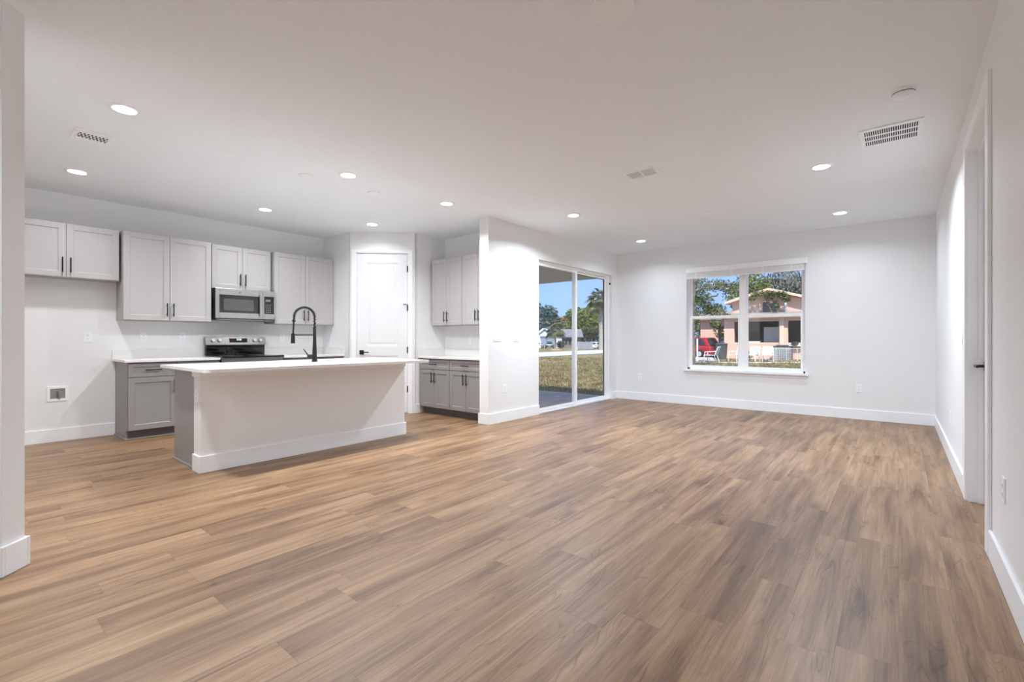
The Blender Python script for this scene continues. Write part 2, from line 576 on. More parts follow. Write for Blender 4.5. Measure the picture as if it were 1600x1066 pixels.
struct(MB().box(XN - .13, XL - .16, YN, YN + .15, 0, H).build('wall_nook', M['wall']), 'white wall behind the bar cabinets', 'wall')
DL = (XN - D0[0]) * 2 ** .5                        # length of the diagonal
D1 = (XN, D0[1] + (XN - D0[0]))
struct(MB().box(XN - .13, XN, D1[1] + .055, YN, 0, H).build('wall_pantry_right', M['wall']), 'white side wall of the pantry beside the bar', 'wall')
struct(MB().box(XK, D0[0] - .055, D0[1], D0[1] + .13, 0, H).build('wall_pantry_left', M['wall']), 'white side wall of the pantry beside the range run', 'wall')
struct(MB().box(XK - .15, XK, YREAR, D0[1] + .13, 0, H).build('wall_kitchen', M['wall']), 'white kitchen wall behind the cabinets', 'wall')
struct(MB().box(XK - .15, XR + .13, YREAR - .15, YREAR, 0, H).build('wall_rear', M['wall']), 'white wall behind the viewer', 'wall')

# pantry diagonal: local x along the wall, local -y faces the kitchen
PO0, PO1, POZ = 0.088, 0.858, 2.425
pw = MB()
pw.box(0, PO0, 0, .11, 0, H).box(PO1, DL, 0, .11, 0, H).box(PO0, PO1, 0, .11, POZ, H)
wp = pw.build('wall_pantry_diagonal', M['wall'])
wp.location = (*D0, 0)
wp.rotation_euler = (0, 0, PI / 4)
struct(wp, 'white diagonal wall around the pantry door', 'wall')

# free end of the diagonal hall wall at the far left of the view
w = MB()
w.box(-1.6, 0, -.0575, .0575, 0, H)
o = w.build('wall_hall', M['wall'])
o.location = (-3.318, 0.205, 0)
o.rotation_euler = (0, 0, PI / 4)
struct(o, 'white wall end at the left edge of the view', 'wall')
w = MB()
prof = lambda a, c: None
w.box(-1.6, BBT, -.0575 - BBT, -.0575, 0, BBH).box(-1.6, BBT, .0575, .0575 + BBT, 0, BBH).box(0, BBT, -.0575, .0575, 0, BBH)
o = w.build('baseboard_hall', M['trim'], bevel=0.003)
o.location = (-3.318, 0.205, 0)
o.rotation_euler = (0, 0, PI / 4)
struct(o, 'white baseboard wrapping the wall end at left', 'baseboard')

def bb(name, label, boxes):
    w = MB()
    for b_ in boxes:
        w.box(*b_, 0, BBH)
    return struct(w.build(name, M['trim'], bevel=0.003), label, 'baseboard')
bb('baseboard_right', 'white baseboard along the right wall', [(XR - BBT, XR, YREAR, 3.435), (XR - BBT, XR, 4.632, YB - BBT)])
bb('baseboard_back', 'white baseboard under the window wall', [(XL, XR, YB - BBT, YB)])
bb('baseboard_left', 'white baseboard wrapping the end of the sliding door wall', [(XL, XL + BBT, YE - BBT, SY0), (XL - .16 - BBT, XL, YE - BBT, YE), (XL, XL + BBT, SY1, YB - BBT), (XL - .145, XL, SY1 - BBT, SY1)])
bb('baseboard_kitchen', 'white baseboard in the empty fridge bay', [(XK, XK + BBT, YREAR, 1.262)])
bb('baseboard_pantry', 'short white baseboard between pantry door and bar cabinet', [(XN, XN + BBT, D1[1] + .004, 4.62)])

# ---------------------------------------------------------------- doors
# pantry door (door_2): one tall moulded panel door in the diagonal wall
d = thing('door_2', 'white panelled pantry door in the diagonal wall', 'door', (*D0, 0), PI / 4, kind='structure')
CW = 0.066
cs = MB()
cs.box(PO0 - CW, PO0, -.017, 0, 0, POZ + .05).box(PO1, PO1 + CW, -.017, 0, 0, POZ + .05).box(PO0, PO1, -.017, 0, POZ, POZ + .05)
cs.box(PO0, PO0 + .012, 0, .11, 0, POZ).box(PO1 - .012, PO1, 0, .11, 0, POZ).box(PO0, PO1, 0, .11, POZ - .012, POZ)
cs.build('door_casing', M['trim'], d, bevel=0.003)
def panel_door(mb, x0, x1, z0, z1, y0, th, panels, depth=.009, mould=.028):
    """slab with raised-and-sunk panels on its front (-y)"""
    xs = sorted({x0, x1, *[p[0] for p in panels], *[p[1] for p in panels]})
    zs = sorted({z0, z1, *[p[2] for p in panels], *[p[3] for p in panels]})
    mb.box(x0, x1, y0 + depth, y0 + th, z0, z1)
    for i in range(len(xs) - 1):
        for j in range(len(zs) - 1):
            cx, cz = (xs[i] + xs[i + 1]) / 2, (zs[j] + zs[j + 1]) / 2
            if not any(p[0] < cx < p[1] and p[2] < cz < p[3] for p in panels):
                mb.box(xs[i], xs[i + 1], y0, y0 + depth + .001, zs[j], zs[j + 1])
    for (a, c, e, g) in panels:
        k = mould
        y1 = y0 + depth
        o_ = [(a, y0, e), (c, y0, e), (c, y0, g), (a, y0, g)]
        i_ = [(a + k, y1 - .0005, e + k), (c - k, y1 - .0005, e + k), (c - k, y1 - .0005, g - k), (a + k, y1 - .0005, g - k)]
        mb._add(o_ + i_, [(0, 1, 5, 4), (1, 2, 6, 5), (2, 3, 7, 6), (3, 0, 4, 7)])
        k2 = k + .03
        j_ = [(a + k2, y1 - .006, e + k2), (c - k2, y1 - .006, e + k2), (c - k2, y1 - .006, g - k2), (a + k2, y1 - .006, g - k2)]
        mb._add(i_ + j_, [(0, 1, 5, 4), (1, 2, 6, 5), (2, 3, 7, 6), (3, 0, 4, 7), (4, 5, 6, 7)])
dp = MB()
LX0, LX1 = PO0 + .015, PO1 - .015
panel_door(dp, LX0, LX1, .012, POZ - .015, .006, .035, [(LX0 + .135, LX1 - .135, 1.02, 2.285), (LX0 + .135, LX1 - .135, .23, .88)])
leaf = dp.build('door_leaf', M['door'], d)
hb = MB()
hx, hz = LX0 + .065, .93
hb.box(hx - .032, hx + .032, -.006, .006, hz - .032, hz + .032)
hb.cyl((hx, -.006, hz), (hx, -.05, hz), .010)
hb.box(hx - .008, hx + .115, -.058, -.044, hz - .008, hz + .008)
hb.build('door_handle', M['black'], leaf, bevel=0.002, label='black lever handle on a square rose')
for hz in (2.19, 1.60, .965, .37):
    hb = MB()
    hb.cyl((PO1 - .0125, -.004, hz - .045), (PO1 - .0125, -.004, hz + .045), .008, n=10)
    if hz == 1.60:
        hb.box(PO1 - .07, PO1 - .012, -.03, -.022, hz + .045, hz + .055)
        hb.cyl((PO1 - .066, -.026, hz + .05), (PO1 - .066, -.05, hz + .05), .006, n=8)
    hb.build('hinge', M['black'], leaf)

# door in the right wall (door_3), closed and set back in its jamb
d = thing('door_3', 'white closed door set back in the right wall', 'door', (XR, RD0, 0), 0, kind='structure')
CT = .0175
cs = MB()
cs.box(-CT, 0, -.095, 0.004, 0, RDZ + .09).box(-CT, 0, 1.0 - .004, 1.095, 0, RDZ + .09).box(-CT, 0, .004, 1.0 - .004, RDZ - .004, RDZ + .09)
cs.build('door_casing', M['trim'], d, bevel=0.004)
jb = MB()
jb.box(-.004, .13, 0, .016, 0, RDZ).box(-.004, .13, .984, 1.0, 0, RDZ).box(-.004, .13, .016, .984, RDZ - .016, RDZ)
jb.box(.050, .078, .016, .030, 0, RDZ - .016).box(.050, .078, .970, .984, 0, RDZ - .016).box(.050, .078, .03, .97, RDZ - .030, RDZ - .016)
jb.build('door_jamb', M['trim'], d)
lf = MB()
lf.box(.080, .115, .019, .981, .010, RDZ - .02)
leaf = lf.build('door_leaf', M['door'], d)
hb = MB()
hb.box(.072, .080, .885, .945, .915, .975).cyl((.08, .915, .945), (.03, .915, .945), .010)
hb.box(.022, .036, .80, .925, .937, .953)
hb.build('door_handle', M['black'], leaf, bevel=0.002, label='black lever handle')

# ---------------------------------------------------------------- sliding glass door (door_1)
d = thing('door_1', 'sliding glass patio door with two white framed panels', 'door', (XL, 0, 0), 0, kind='structure')
fr = MB()
fx0, fx1 = -.158, -.060
fr.box(fx0, fx1, SY0, SY0 + .035, 0, SZ).box(fx0, fx1, SY1 - .035, SY1, 0, SZ).box(fx0, fx1, SY0 + .035, SY1 - .035, SZ - .035, SZ)
fr.box(fx0, fx1, SY0 + .035, SY1 - .035, 0, .022)
fr.box(-.107, -.101, SY0 + .035, SY1 - .035, .022, .034)
fr.build('door_frame', M['vinyl'], d, bevel=0.002)
MB().box(-.060, -.002, SY0, SY1, 0.0005, .012).build('threshold', M['alu'], d, bevel=0.002, label='aluminium threshold')
def slider(y0, y1, x0, x1, sl, sr, rail, dark):
    p = MB()
    z0, z1 = .030, SZ - .038
    p.box(x0, x1, y0, y0 + sl, z0, z1).box(x0, x1, y1 - sr, y1, z0, z1).box(x0, x1, y0 + sl, y1 - sr, z0, z0 + rail).box(x0, x1, y0 + sl, y1 - sr, z1 - rail, z1)
    s = p.build('sliding_panel', M['vinyl'], d, bevel=0.002)
    xm = (x0 + x1) / 2
    MB().box(xm - .003, xm + .003, y0 + sl - .002, y1 - sr + .002, z0 + rail - .002, z1 - rail + .002).build('glass_pane', M['glass'], s)
    if dark:
        g = MB()
        a0, a1, b0, b1 = y0 + sl, y1 - sr, z0 + rail, z1 - rail
        t_ = .022
        g.box(xm + .004, x1 - .004, a1 - t_, a1, b0, b1).box(xm + .004, x1 - .004, a0, a1 - t_, b1 - .012, b1)
        g.build('gasket', M['gasket'], s, label='black glazing gasket')
    return s
pa = slider(SY0 + .037, 6.835, -.098, -.064, .05, .055, .035, False)
pb = slider(6.80, SY1 - .037, -.150, -.112, .055, .042, .035, True)
hd = MB()
hd.tube([(-.110, 6.828, 1.02), (-.085, 6.85, 1.02), (-.075, 6.86, .96), (-.085, 6.85, .90), (-.110, 6.828, .90)], .007, n=8)
hd.build('pull_handle', M['vinyl'], pb, smooth=True)
MB().box(-.058, -.028, SY1 - .006, SY1 + .0, 2.155, 2.185).build('stop_block', M['black'], d, label='small black bracket')

# ---------------------------------------------------------------- window (window_1): two double-hung units
wn_ = thing('window_1', 'double window with two sashes each over a white sill', 'window', (0, YB, 0), 0, kind='structure')
fy0, fy1 = .075, .145
fr = MB()
fr.box(WX0, WX0 + .035, fy0, fy1, WZ0, WZ1).box(WX1 - .035, WX1, fy0, fy1, WZ0, WZ1)
fr.box(WX0, WX1, fy0, fy1, WZ0, WZ0 + .035).box(WX0, WX1, fy0, fy1, WZ1 - .035, WZ1)
MX0, MX1 = -1.985, -1.905
fr.box(MX0, MX1, fy0 - .004, fy1, WZ0, WZ1)
fr.build('window_frame', M['vinyl'], wn_, bevel=0.002)
ZM = 1.495
def sash(x0, x1, z0, z1, y0, y1, st, rb, rt):
    s = MB()
    s.box(x0, x0 + st, y0, y1, z0, z1).box(x1 - st, x1, y0, y1, z0, z1).box(x0 + st, x1 - st, y0, y1, z0, z0 + rb).box(x0 + st, x1 - st, y0, y1, z1 - rt, z1)
    so = s.build('sash', M['vinyl'], wn_, bevel=0.002)
    ym = (y0 + y1) / 2
    MB().box(x0 + st - .002, x1 - st + .002, ym - .003, ym + .003, z0 + rb - .002, z1 - rt + .002).build('glass_pane', M['glass'], so)
for (x0, x1) in ((WX0 + .035, MX0), (MX1, WX1 - .035)):
    sash(x0, x1, ZM - .028, WZ1 - .035, fy0 + .038, fy1 - .006, .026, .035, .03)
    sash(x0, x1, WZ0 + .035, ZM + .028, fy0 + .002, fy0 + .034, .036, .040, .048)
sl = MB()
sl.prism([(WX0 - .04, -.055), (WX1 + .045, -.055), (WX1 + .045, -.0005), (WX1 - .0005, -.0005), (WX1 - .0005, .0745), (WX0 + .0005, .0745), (WX0 + .0005, -.0005), (WX0 - .04, -.0005)], WZ0 + .0005, WZ0 + .006)
sl.box(WX0 - .04, WX1 + .045, -.055, -.0005, WZ0 - .022, WZ0 + .0004)
sl.build('window_sill', M['trim'], wn_)
ap = MB()
ap.prism([(-.034, WZ0 - .022), (-.020, WZ0 - .045), (-.016, WZ0 - .065), (0, WZ0 - .068), (0, WZ0 - .022)], WX0 - .02, WX1 + .025, axis='x')
ap.build('window_apron', M['trim'], wn_)

# mini blind, drawn up under its valance
b_ = thing('window_blind', 'white mini blind drawn up under a valance above the double window', 'blind', (0, YB, 2.15))
v = MB()
v.box(WX0 + .002, WX1 + .03, -.062, -.046, .105, .192).box(WX0 + .002, WX0 + .018, -.046, -.001, .105, .192).box(WX1 + .014, WX1 + .03, -.046, -.001, .105, .192)
v.build('valance', M['trim'], b_, bevel=0.003)
v = MB()
v.box(WX0 + .03, WX1 - .006, -.042, -.004, .135, .175)
v.build('head_rail', M['vinyl'], b_)
for k in range(22):
    v = MB()
    z = .027 + k * .0048
    v.prism([(-.044, z), (-.024, z + .0008), (-.004, z), (-.004, z + .0042), (-.024, z + .0050), (-.044, z + .0042)], WX0 + .012, WX1 - .008, axis='x')
    v.build('slat', M['blind'], b_)
MB().box(WX0 + .012, WX1 - .008, -.044, -.004, .008, .026).build('bottom_rail', M['vinyl'], b_, bevel=0.003)
for fxp in (.10, .42, .68, .90):
    xx = WX0 + (WX1 - WX0) * fxp
    MB().box(xx - .010, xx + .010, -.0455, -.0445, .01, .132).build('ladder_tape', M['vinyl'], b_)

# ================================================================== CABINETS
def shaker(mb, x0, x1, z0, z1, y1, rail=.058, th=.020, rec=.009):
    """shaker front: local -y faces the room, back of the front at y1"""
    y0 = y1 - th
    mb.box(x0, x0 + rail, y0, y1, z0, z1).box(x1 - rail, x1, y0, y1, z0, z1)
    mb.box(x0 + rail, x1 - rail, y0, y1, z0, z0 + rail).box(x0 + rail, x1 - rail, y0, y1, z1 - rail, z1)
    mb.box(x0 + rail - .001, x1 - rail + .001, y0 + rec, y1, z0 + rail - .001, z1 - rail + .001)
    k = .007
    a, c, e, g = x0 + rail, x1 - rail, z0 + rail, z1 - rail
    o_ = [(a, y0 + .002, e), (c, y0 + .002, e), (c, y0 + .002, g), (a, y0 + .002, g)]
    i_ = [(a + k, y0 + rec - .0004, e + k), (c - k, y0 + rec - .0004, e + k), (c - k, y0 + rec - .0004, g - k), (a + k, y0 + rec - .0004, g - k)]
    mb._add(o_ + i_, [(0, 1, 5, 4), (1, 2, 6, 5), (2, 3, 7, 6), (3, 0, 4, 7)])

def pull(parent, x, z, y, length=.16, vertical=True):
    h = MB()
    o_ = .030
    if vertical:
        h.cyl((x, y - o_, z - length / 2), (x, y - o_, z + length / 2), .0062, n=12)
        for s in (-1, 1):
            h.cyl((x, y, z + s * length * .34), (x, y - o_, z + s * length * .34), .0048, n=8)
    else:
        h.cyl((x - length / 2, y - o_, z), (x + length / 2, y - o_, z), .0062, n=12)
        for s in (-1, 1):
            h.cyl((x + s * length * .34, y, z), (x + s * length * .34, y - o_, z), .0048, n=8)
    return h.build('bar_handle', M['black'], parent, smooth=True)

DT = .020      # door thickness
def upper_cabinet(label, w, depth, z0, z1, loc, rz, splits, raw=False):
    """local origin: left front corner of the door plane; splits = list of (x0, x1, handle side)"""
    t = thing('wall_cabinet', label, 'cabinet', (loc[0], loc[1], z0), rz, 'grey shaker wall cabinets')
    hgt = z1 - z0
    bx = MB()
    bx.box(0, w, DT + .003, depth, 0.0, hgt)
    bx.build('cabinet_box', M['cabbox'], t)
    if raw:
        MB().box(.004, w - .004, DT + .004, DT + .03, -.004, 0).build('light_rail', M['raw'], t, label='bare wood lower edge')
    for (x0, x1, hs) in splits:
        m = MB()
        shaker(m, x0, x1, .004, hgt - .004, DT)
        dr = m.build('cabinet_door', M['cab'], t, bevel=0.0015)
        if hs:
            hx_ = x0 + .030 if hs < 0 else x1 - .030
            pull(dr, hx_, .004 + .128, 0.0, .16)
    return t

def base_cabinet(label, w, depth, top, loc, rz, doors, drawers, left_panel=False):
    t = thing('base_cabinet', label, 'cabinet', (loc[0], loc[1], 0), rz, 'grey shaker base cabinets')
    bx = MB()
    bx.box(0, w, DT + .003, depth, .108, top)
    bx.build('cabinet_box', M['cabshadebox'], t)
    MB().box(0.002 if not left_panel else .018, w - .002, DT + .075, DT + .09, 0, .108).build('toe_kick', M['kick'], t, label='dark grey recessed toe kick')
    if left_panel:
        p = MB()
        p.box(0.0005, .0175, DT + .075, depth, 0, .108)
        p.build('side_panel', M['cabshade'], t)
        s = MB()
        s.box(-.014, 0, DT + .061, depth, 0, .016).box(0, w, DT + .061, DT + .075, 0, .016)
        s.build('shoe_moulding', M['cabshade'], t, bevel=.003)
    for (x0, x1, z0, z1) in drawers:
        m = MB()
        shaker(m, x0, x1, z0, z1, DT, rail=.042)
        dr = m.build('drawer_front', M['cabshade'], t, bevel=0.0015)
        pull(dr, (x0 + x1) / 2, (z0 + z1) / 2, 0.0, .15, False)
    for (x0, x1, z0, z1, hs) in doors:
        m = MB()
        shaker(m, x0, x1, z0, z1, DT)
        dr = m.build('cabinet_door', M['cabshade'], t, bevel=0.0015)
        if hs:
            pull(dr, x0 + .030 if hs < 0 else x1 - .030, z1 - .115, 0.0, .16)
    return t

R90 = PI / 2
UX, UXs = -6.80, -6.865
def pair(w, g=.004, inset=.004):
    return [(inset, w / 2 - g / 2, 1), (w / 2 + g / 2, w - inset, -1)]
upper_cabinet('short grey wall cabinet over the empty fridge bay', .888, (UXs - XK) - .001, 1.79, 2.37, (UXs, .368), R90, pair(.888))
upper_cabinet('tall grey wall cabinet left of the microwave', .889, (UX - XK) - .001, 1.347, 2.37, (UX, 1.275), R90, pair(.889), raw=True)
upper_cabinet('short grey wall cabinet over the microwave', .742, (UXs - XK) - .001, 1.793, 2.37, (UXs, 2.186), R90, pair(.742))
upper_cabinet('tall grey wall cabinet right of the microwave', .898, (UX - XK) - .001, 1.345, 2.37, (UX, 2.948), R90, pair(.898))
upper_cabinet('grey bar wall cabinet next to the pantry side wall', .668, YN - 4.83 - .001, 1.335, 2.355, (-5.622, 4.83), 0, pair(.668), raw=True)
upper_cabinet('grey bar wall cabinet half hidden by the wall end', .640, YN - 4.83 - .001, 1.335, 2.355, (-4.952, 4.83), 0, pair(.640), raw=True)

KF, KT = -6.53, .868        # face of the kitchen base doors, underside of the worktop
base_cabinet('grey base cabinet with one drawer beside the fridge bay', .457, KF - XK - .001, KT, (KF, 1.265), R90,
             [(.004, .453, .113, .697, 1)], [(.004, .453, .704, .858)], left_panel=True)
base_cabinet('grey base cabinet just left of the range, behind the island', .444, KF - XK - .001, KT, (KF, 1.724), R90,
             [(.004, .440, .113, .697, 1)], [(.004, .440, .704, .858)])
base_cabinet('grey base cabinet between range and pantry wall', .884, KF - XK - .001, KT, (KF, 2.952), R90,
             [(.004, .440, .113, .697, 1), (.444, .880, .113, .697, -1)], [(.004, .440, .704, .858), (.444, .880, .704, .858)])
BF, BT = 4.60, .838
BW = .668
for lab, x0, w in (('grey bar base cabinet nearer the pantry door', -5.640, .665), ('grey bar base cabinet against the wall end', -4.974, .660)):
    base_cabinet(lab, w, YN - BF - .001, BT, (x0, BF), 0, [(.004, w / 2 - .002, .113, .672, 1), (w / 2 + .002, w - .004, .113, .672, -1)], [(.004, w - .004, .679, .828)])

# worktops
def worktop(name, label, boxes, splash):
    t = thing(name, label, 'worktop', (0, 0, 0), 0, 'white quartz worktops')
    m = MB()
    for b in boxes:
        m.box(*b)
    m.build('slab', M['quartz'], t, bevel=0.003)
    for b in splash:
        MB().box(*b).build('backsplash', M['quartz'], t, bevel=0.002)
    return t
KC = .896
worktop('worktop', 'white quartz worktop left of the range', [(XK + .001, -6.50, 1.235, 2.168, KT, KC)], [(XK + .001, XK + .02, 1.235, 2.168, KC, 1.0)])
worktop('worktop', 'white quartz worktop right of the range', [(XK + .001, -6.50, 2.946, 3.849, KT, KC)], [(XK + .001, XK + .02, 2.946, 3.849, KC, 1.0), (XK + .02, -6.50, 3.830, 3.849, KC, 1.0)])
worktop('worktop', 'white quartz bar worktop in the nook', [(XN + .001, -4.311, 4.57, YN - .001, BT, .866)], [(XN + .02, -4.311, YN - .02, YN - .001, .866, .966), (XN + .001, XN + .02, 4.575, YN - .001, .866, .966)])

# ---------------------------------------------------------------- island
isl = thing('kitchen_island', 'kitchen island with white knee wall and grey cabinet behind', 'island', (-4.52, 1.357, 0))
# local: x from the knee wall face towards the kitchen is negative, y along the island
IL = 2.103
MB().box(-.165, 0, 0, IL, 0, .806).build('knee_wall', M['wall'], isl)
kb = MB()
kb.box(0, BBT, -BBT, IL + BBT, 0, BBH).box(-.165, 0, -BBT, 0, 0, BBH).box(-.165, 0, IL, IL + BBT, 0, BBH)
kb.build('baseboard', M['trim'], isl, bevel=0.003)
ab = MB()
ab.box(-.18, .012, -.012, IL + .012, .806, .862)
ab.build('apron_board', M['trim'], isl, bevel=0.003)
cb = MB()
cb.box(-.775, -.757, .034, IL - .02, .11, .860).box(-.183, -.1655, .034, IL - .02, .11, .860).box(-.757, -.183, IL - .038, IL - .02, .11, .860).box(-.757, -.183, .034, IL - .038, .11, .128)
cb.box(-.70, -.1655, .034, IL - .02, 0, .11)
cb.build('cabinet_box', M['cabshadebox'], isl)
sp_ = MB()
sp_.box(-.775, -.1655, .016, .034, 0, .8615)
sp_.build('end_panel', M['cabshade'], isl, bevel=.002, label='smooth grey end panel')
sh = MB()
sh.box(-.789, -.182, .002, .016, 0, .016)
sh.build('shoe_moulding', M['cabshade'], isl, bevel=.003)
for k in range(4):
    w4 = (IL - .06) / 4
    m = MB()
    y0 = .04 + k * w4
    shaker(m, 0, w4 - .004, .113, .85, DT)
    dr = m.build('cabinet_door', M['cabshade'], isl, bevel=.0015)
    dr.rotation_euler = (0, 0, -R90)
    dr.location = (-.797, y0 + w4 - .004, 0)
    pull(dr, w4 - .034 if k % 2 else .03, .735, 0, .16)

IX0, IX1, IY0, IY1, IZ0, IZ1 = -5.335, -4.135, 1.272, 3.535, .8625, .8885
SX0, SX1, SYA, SYB = -5.225, -4.845, 2.12, 2.86
t = thing('worktop', 'white quartz worktop on the kitchen island', 'worktop', (0, 0, 0), 0, 'white quartz worktops')
m = MB()
rc = .05
pts = []
def arc(cx, cy, a0):
    return [(cx + rc * math.cos(a0 + k * PI / 12), cy + rc * math.sin(a0 + k * PI / 12)) for k in range(7)]
front = [(SX1, IY0)] + arc(IX1 - rc, IY0 + rc, -PI / 2) + arc(IX1 - rc, IY1 - rc, 0) + [(SX1, IY1)]
m.prism(front, IZ0, IZ1)
m.box(IX0, SX0, IY0, IY1, IZ0, IZ1).box(SX0, SX1, IY0, SYA, IZ0, IZ1).box(SX0, SX1, SYB, IY1, IZ0, IZ1)
m.build('slab', M['quartz'], t)
# undermount sink
s = MB()
a0, a1, b0, b1 = SX0 - .01, SX1 + .01, SYA - .01, SYB + .01
zt, zb, k = IZ0 - .0005, .66, .012
s.box(a0, a0 + k, b0, b1, zb, zt).box(a1 - k, a1, b0, b1, zb, zt).box(a0 + k, a1 - k, b0, b0 + k, zb, zt).box(a0 + k, a1 - k, b1 - k, b1, zb, zt).box(a0, a1, b0, b1, zb - .01, zb)
sink = thing('kitchen_sink', 'steel undermount sink set in the island worktop behind the faucet', 'sink', (0, 0, 0))
s.build('bowl', M['steel'], sink)
MB().lathe([(.045, 0), (.045, .004), (.03, .002), (.0, .001)], ((a0 + a1) / 2, (b0 + b1) / 2, zb)).build('drain', M['steeldark'], sink, smooth=True)

# ---------------------------------------------------------------- faucet
fa = thing('kitchen_faucet', 'matte black spring neck faucet on the island worktop', 'faucet', (-4.752, 2.473, IZ1), 0)
sv = Vector((-.52, -.86, 0)).normalized()      # spout direction
rgt = 0.213                                    # reach of the spout
def SP(a, z):
    return (sv.x * a, sv.y * a, z)
m = MB()
m.lathe([(.030, 0), (.030, .006), (.026, .012), (.023, .10), (.017, .22), (.0155, .30), (.0155, .365), (.012, .37)], n=20)
m.build('body', M['black'], fa, smooth=True)
pts = []
R_ = .099
for k in range(25):
    a = PI * k / 24
    pts.append(SP(R_ - R_ * math.cos(a), .470 + .101 * math.sin(a)))
full = [SP(0, .36), SP(0, .40), SP(0, .44)] + pts + [SP(.199, .445), SP(.2, .430)]
m = MB()
m.tube(full, .0085, n=10)
m.build('neck_hose', M['black'], fa, smooth=True)
# the spring: a helix wound round the neck
P_ = [Vector(p) for p in full]
def along(tt):
    f_ = tt * (len(P_) - 1)
    i = min(int(f_), len(P_) - 2)
    return P_[i].lerp(P_[i + 1], f_ - i), (P_[i + 1] - P_[i]).normalized()
m = MB()
turns, npt = 30, 30 * 10
hel = []
side = sv.cross(Vector((0, 0, 1))).normalized()
for k in range(npt + 1):
    p, dd = along(k / npt)
    nn = side.cross(dd).normalized()
    t_ = 2 * PI * turns * k / npt
    hel.append(p + (side * math.cos(t_) + nn * math.sin(t_)) * .0145)
m.tube(hel, .0028, n=6)
m.build('spring', M['black'], fa, smooth=True)
m = MB()
m.cyl(SP(.2, .437), SP(.2, .419), .0165).cyl(SP(.2, .42), SP(.207, .295), .0085)
m.build('hose_collar', M['black'], fa, smooth=True)
m = MB()
m.cyl(SP(.207, .30), SP(.208, .262), .013, .019).cyl(SP(.208, .262), SP(.209, .195), .019, .021)
m.build('spray_head', M['black'], fa, smooth=True)
m = MB()
m.cyl(SP(.0, .284), SP(.205, .284), .0065).cyl(SP(.207, .276), SP(.207, .292), .020)
m.build('docking_arm', M['black'], fa, smooth=True)
lv = Vector((-.60, -.80, 0)).normalized()
m = MB()
m.cyl((0, 0, .062), (lv.x * .072, lv.y * .072, .062), .016).tube([(lv.x * .062, lv.y * .062, .066), (lv.x * .085, lv.y * .085, .10), (lv.x * .108, lv.y * .108, .134)], [.006, .0055, .005], n=8)
m.build('lever', M['black'], fa, smooth=True)

# ---------------------------------------------------------------- range
rg = thing('electric_range', 'freestanding steel electric range with black glass cooktop', 'range', (-6.47, 2.176, 0), R90)
RW = .760      # local x along the wall, -y towards the room, depth to the wall .67
m = MB()
m.box(.004, RW - .004, .03, .655, .085, .890)
m.box(.03, RW - .03, .07, .63, 0, .085)
m.build('body', M['steeldark'], rg)
m = MB()
m.box(0, RW, -.004, .60, .890, .910)
m.build('cooktop', M['glassblack'], rg, bevel=.004)
for k, (bx_, by_, br) in enumerate(((.20, .17, .10), (.56, .17, .085), (.20, .44, .085), (.56, .44, .10))):
    m = MB()
    m.lathe([(br, .0), (br, .0008), (br - .004, .0008), (br - .004, .0)], (bx_, by_, .9100), n=36)
    m.build('burner_ring', M['button'], rg)
m = MB()
m.box(.008, RW - .008, 0, .03, .20, .78)
ov = m.build('oven_door', M['steel'], rg, bevel=.004)
MB().box(.12, RW - .12, -.003, .0, .33, .66).build('oven_window', M['glassblack'], ov)
h = MB()
h.cyl((.06, -.045, .73), (RW - .06, -.045, .73), .012).cyl((.09, 0, .73), (.09, -.045, .73), .009).cyl((RW - .09, 0, .73), (RW - .09, -.045, .73), .009)
h.build('oven_handle', M['steel'], ov, smooth=True)
MB().box(.008, RW - .008, .002, .03, .09, .19).build('drawer_front', M['steel'], rg, bevel=.004)
m = MB()
m.prism([(.602, .9105), (.590, 1.055), (.660, 1.055), (.660, .9105)], .012, RW - .012, axis='x')
m.build('back_guard', M['glassblack'], rg, label='glossy black lower back guard')
m = MB()
m.prism([(.578, 1.048), (.600, 1.158), (.660, 1.158), (.660, 1.056), (.586, 1.050)], 0, RW, axis='x')
cp = m.build('control_panel', M['steelrange'], rg, bevel=.003, label='slanted steel control panel')
pn = Vector((0, -.110, .022)).normalized()       # outward normal of the slanted face
def onp(x, f):                                   # point on the face, f from 0 (bottom) to 1
    return Vector((x, .578 + .022 * f, 1.048 + .110 * f))
for x in (.085, .165, .610, .685):
    c = onp(x, .56)
    k = MB()
    k.cyl(c, c + pn * .006, .027, n=22)
    k.m = 1
    k.cyl(c + pn * .006, c + pn * .026, .021, .018, n=22)
    k.build('knob', [M['steeldark'], M['steel']], cp, smooth=True)
def slab_on(x0, x1, f0, f1, lift):
    a_ = [onp(x0, f0), onp(x1, f0), onp(x1, f1), onp(x0, f1)]
    return [p - pn * .002 for p in a_] + [p + pn * lift for p in a_]
BOXF = [(0, 3, 2, 1), (4, 5, 6, 7), (0, 1, 5, 4), (1, 2, 6, 5), (2, 3, 7, 6), (3, 0, 4, 7)]
dsp = MB()._add(slab_on(.285, .515, .30, .82, .0015), BOXF).build('display', M['glassblack'], cp)
dg = MB()
def digit(x, segs, w=.011, f0=.56, f1=.74):
    fm = (f0 + f1) / 2
    th, tf = .0022, .022
    S = {'a': (x, x + w, f1 - tf, f1), 'd': (x, x + w, f0, f0 + tf), 'g': (x, x + w, fm - tf / 2, fm + tf / 2), 'f': (x, x + th, fm, f1), 'e': (x, x + th, f0, fm), 'b': (x + w - th, x + w, fm, f1), 'c': (x + w - th, x + w, f0, fm)}
    for s_ in segs:
        dg._add(slab_on(*S[s_], .0022), BOXF)
digit(.372, 'bc'), digit(.388, 'abged'), digit(.410, 'abcdef'), digit(.426, 'abcdef')
dg.build('clock_digits', M['lcd'], dsp)

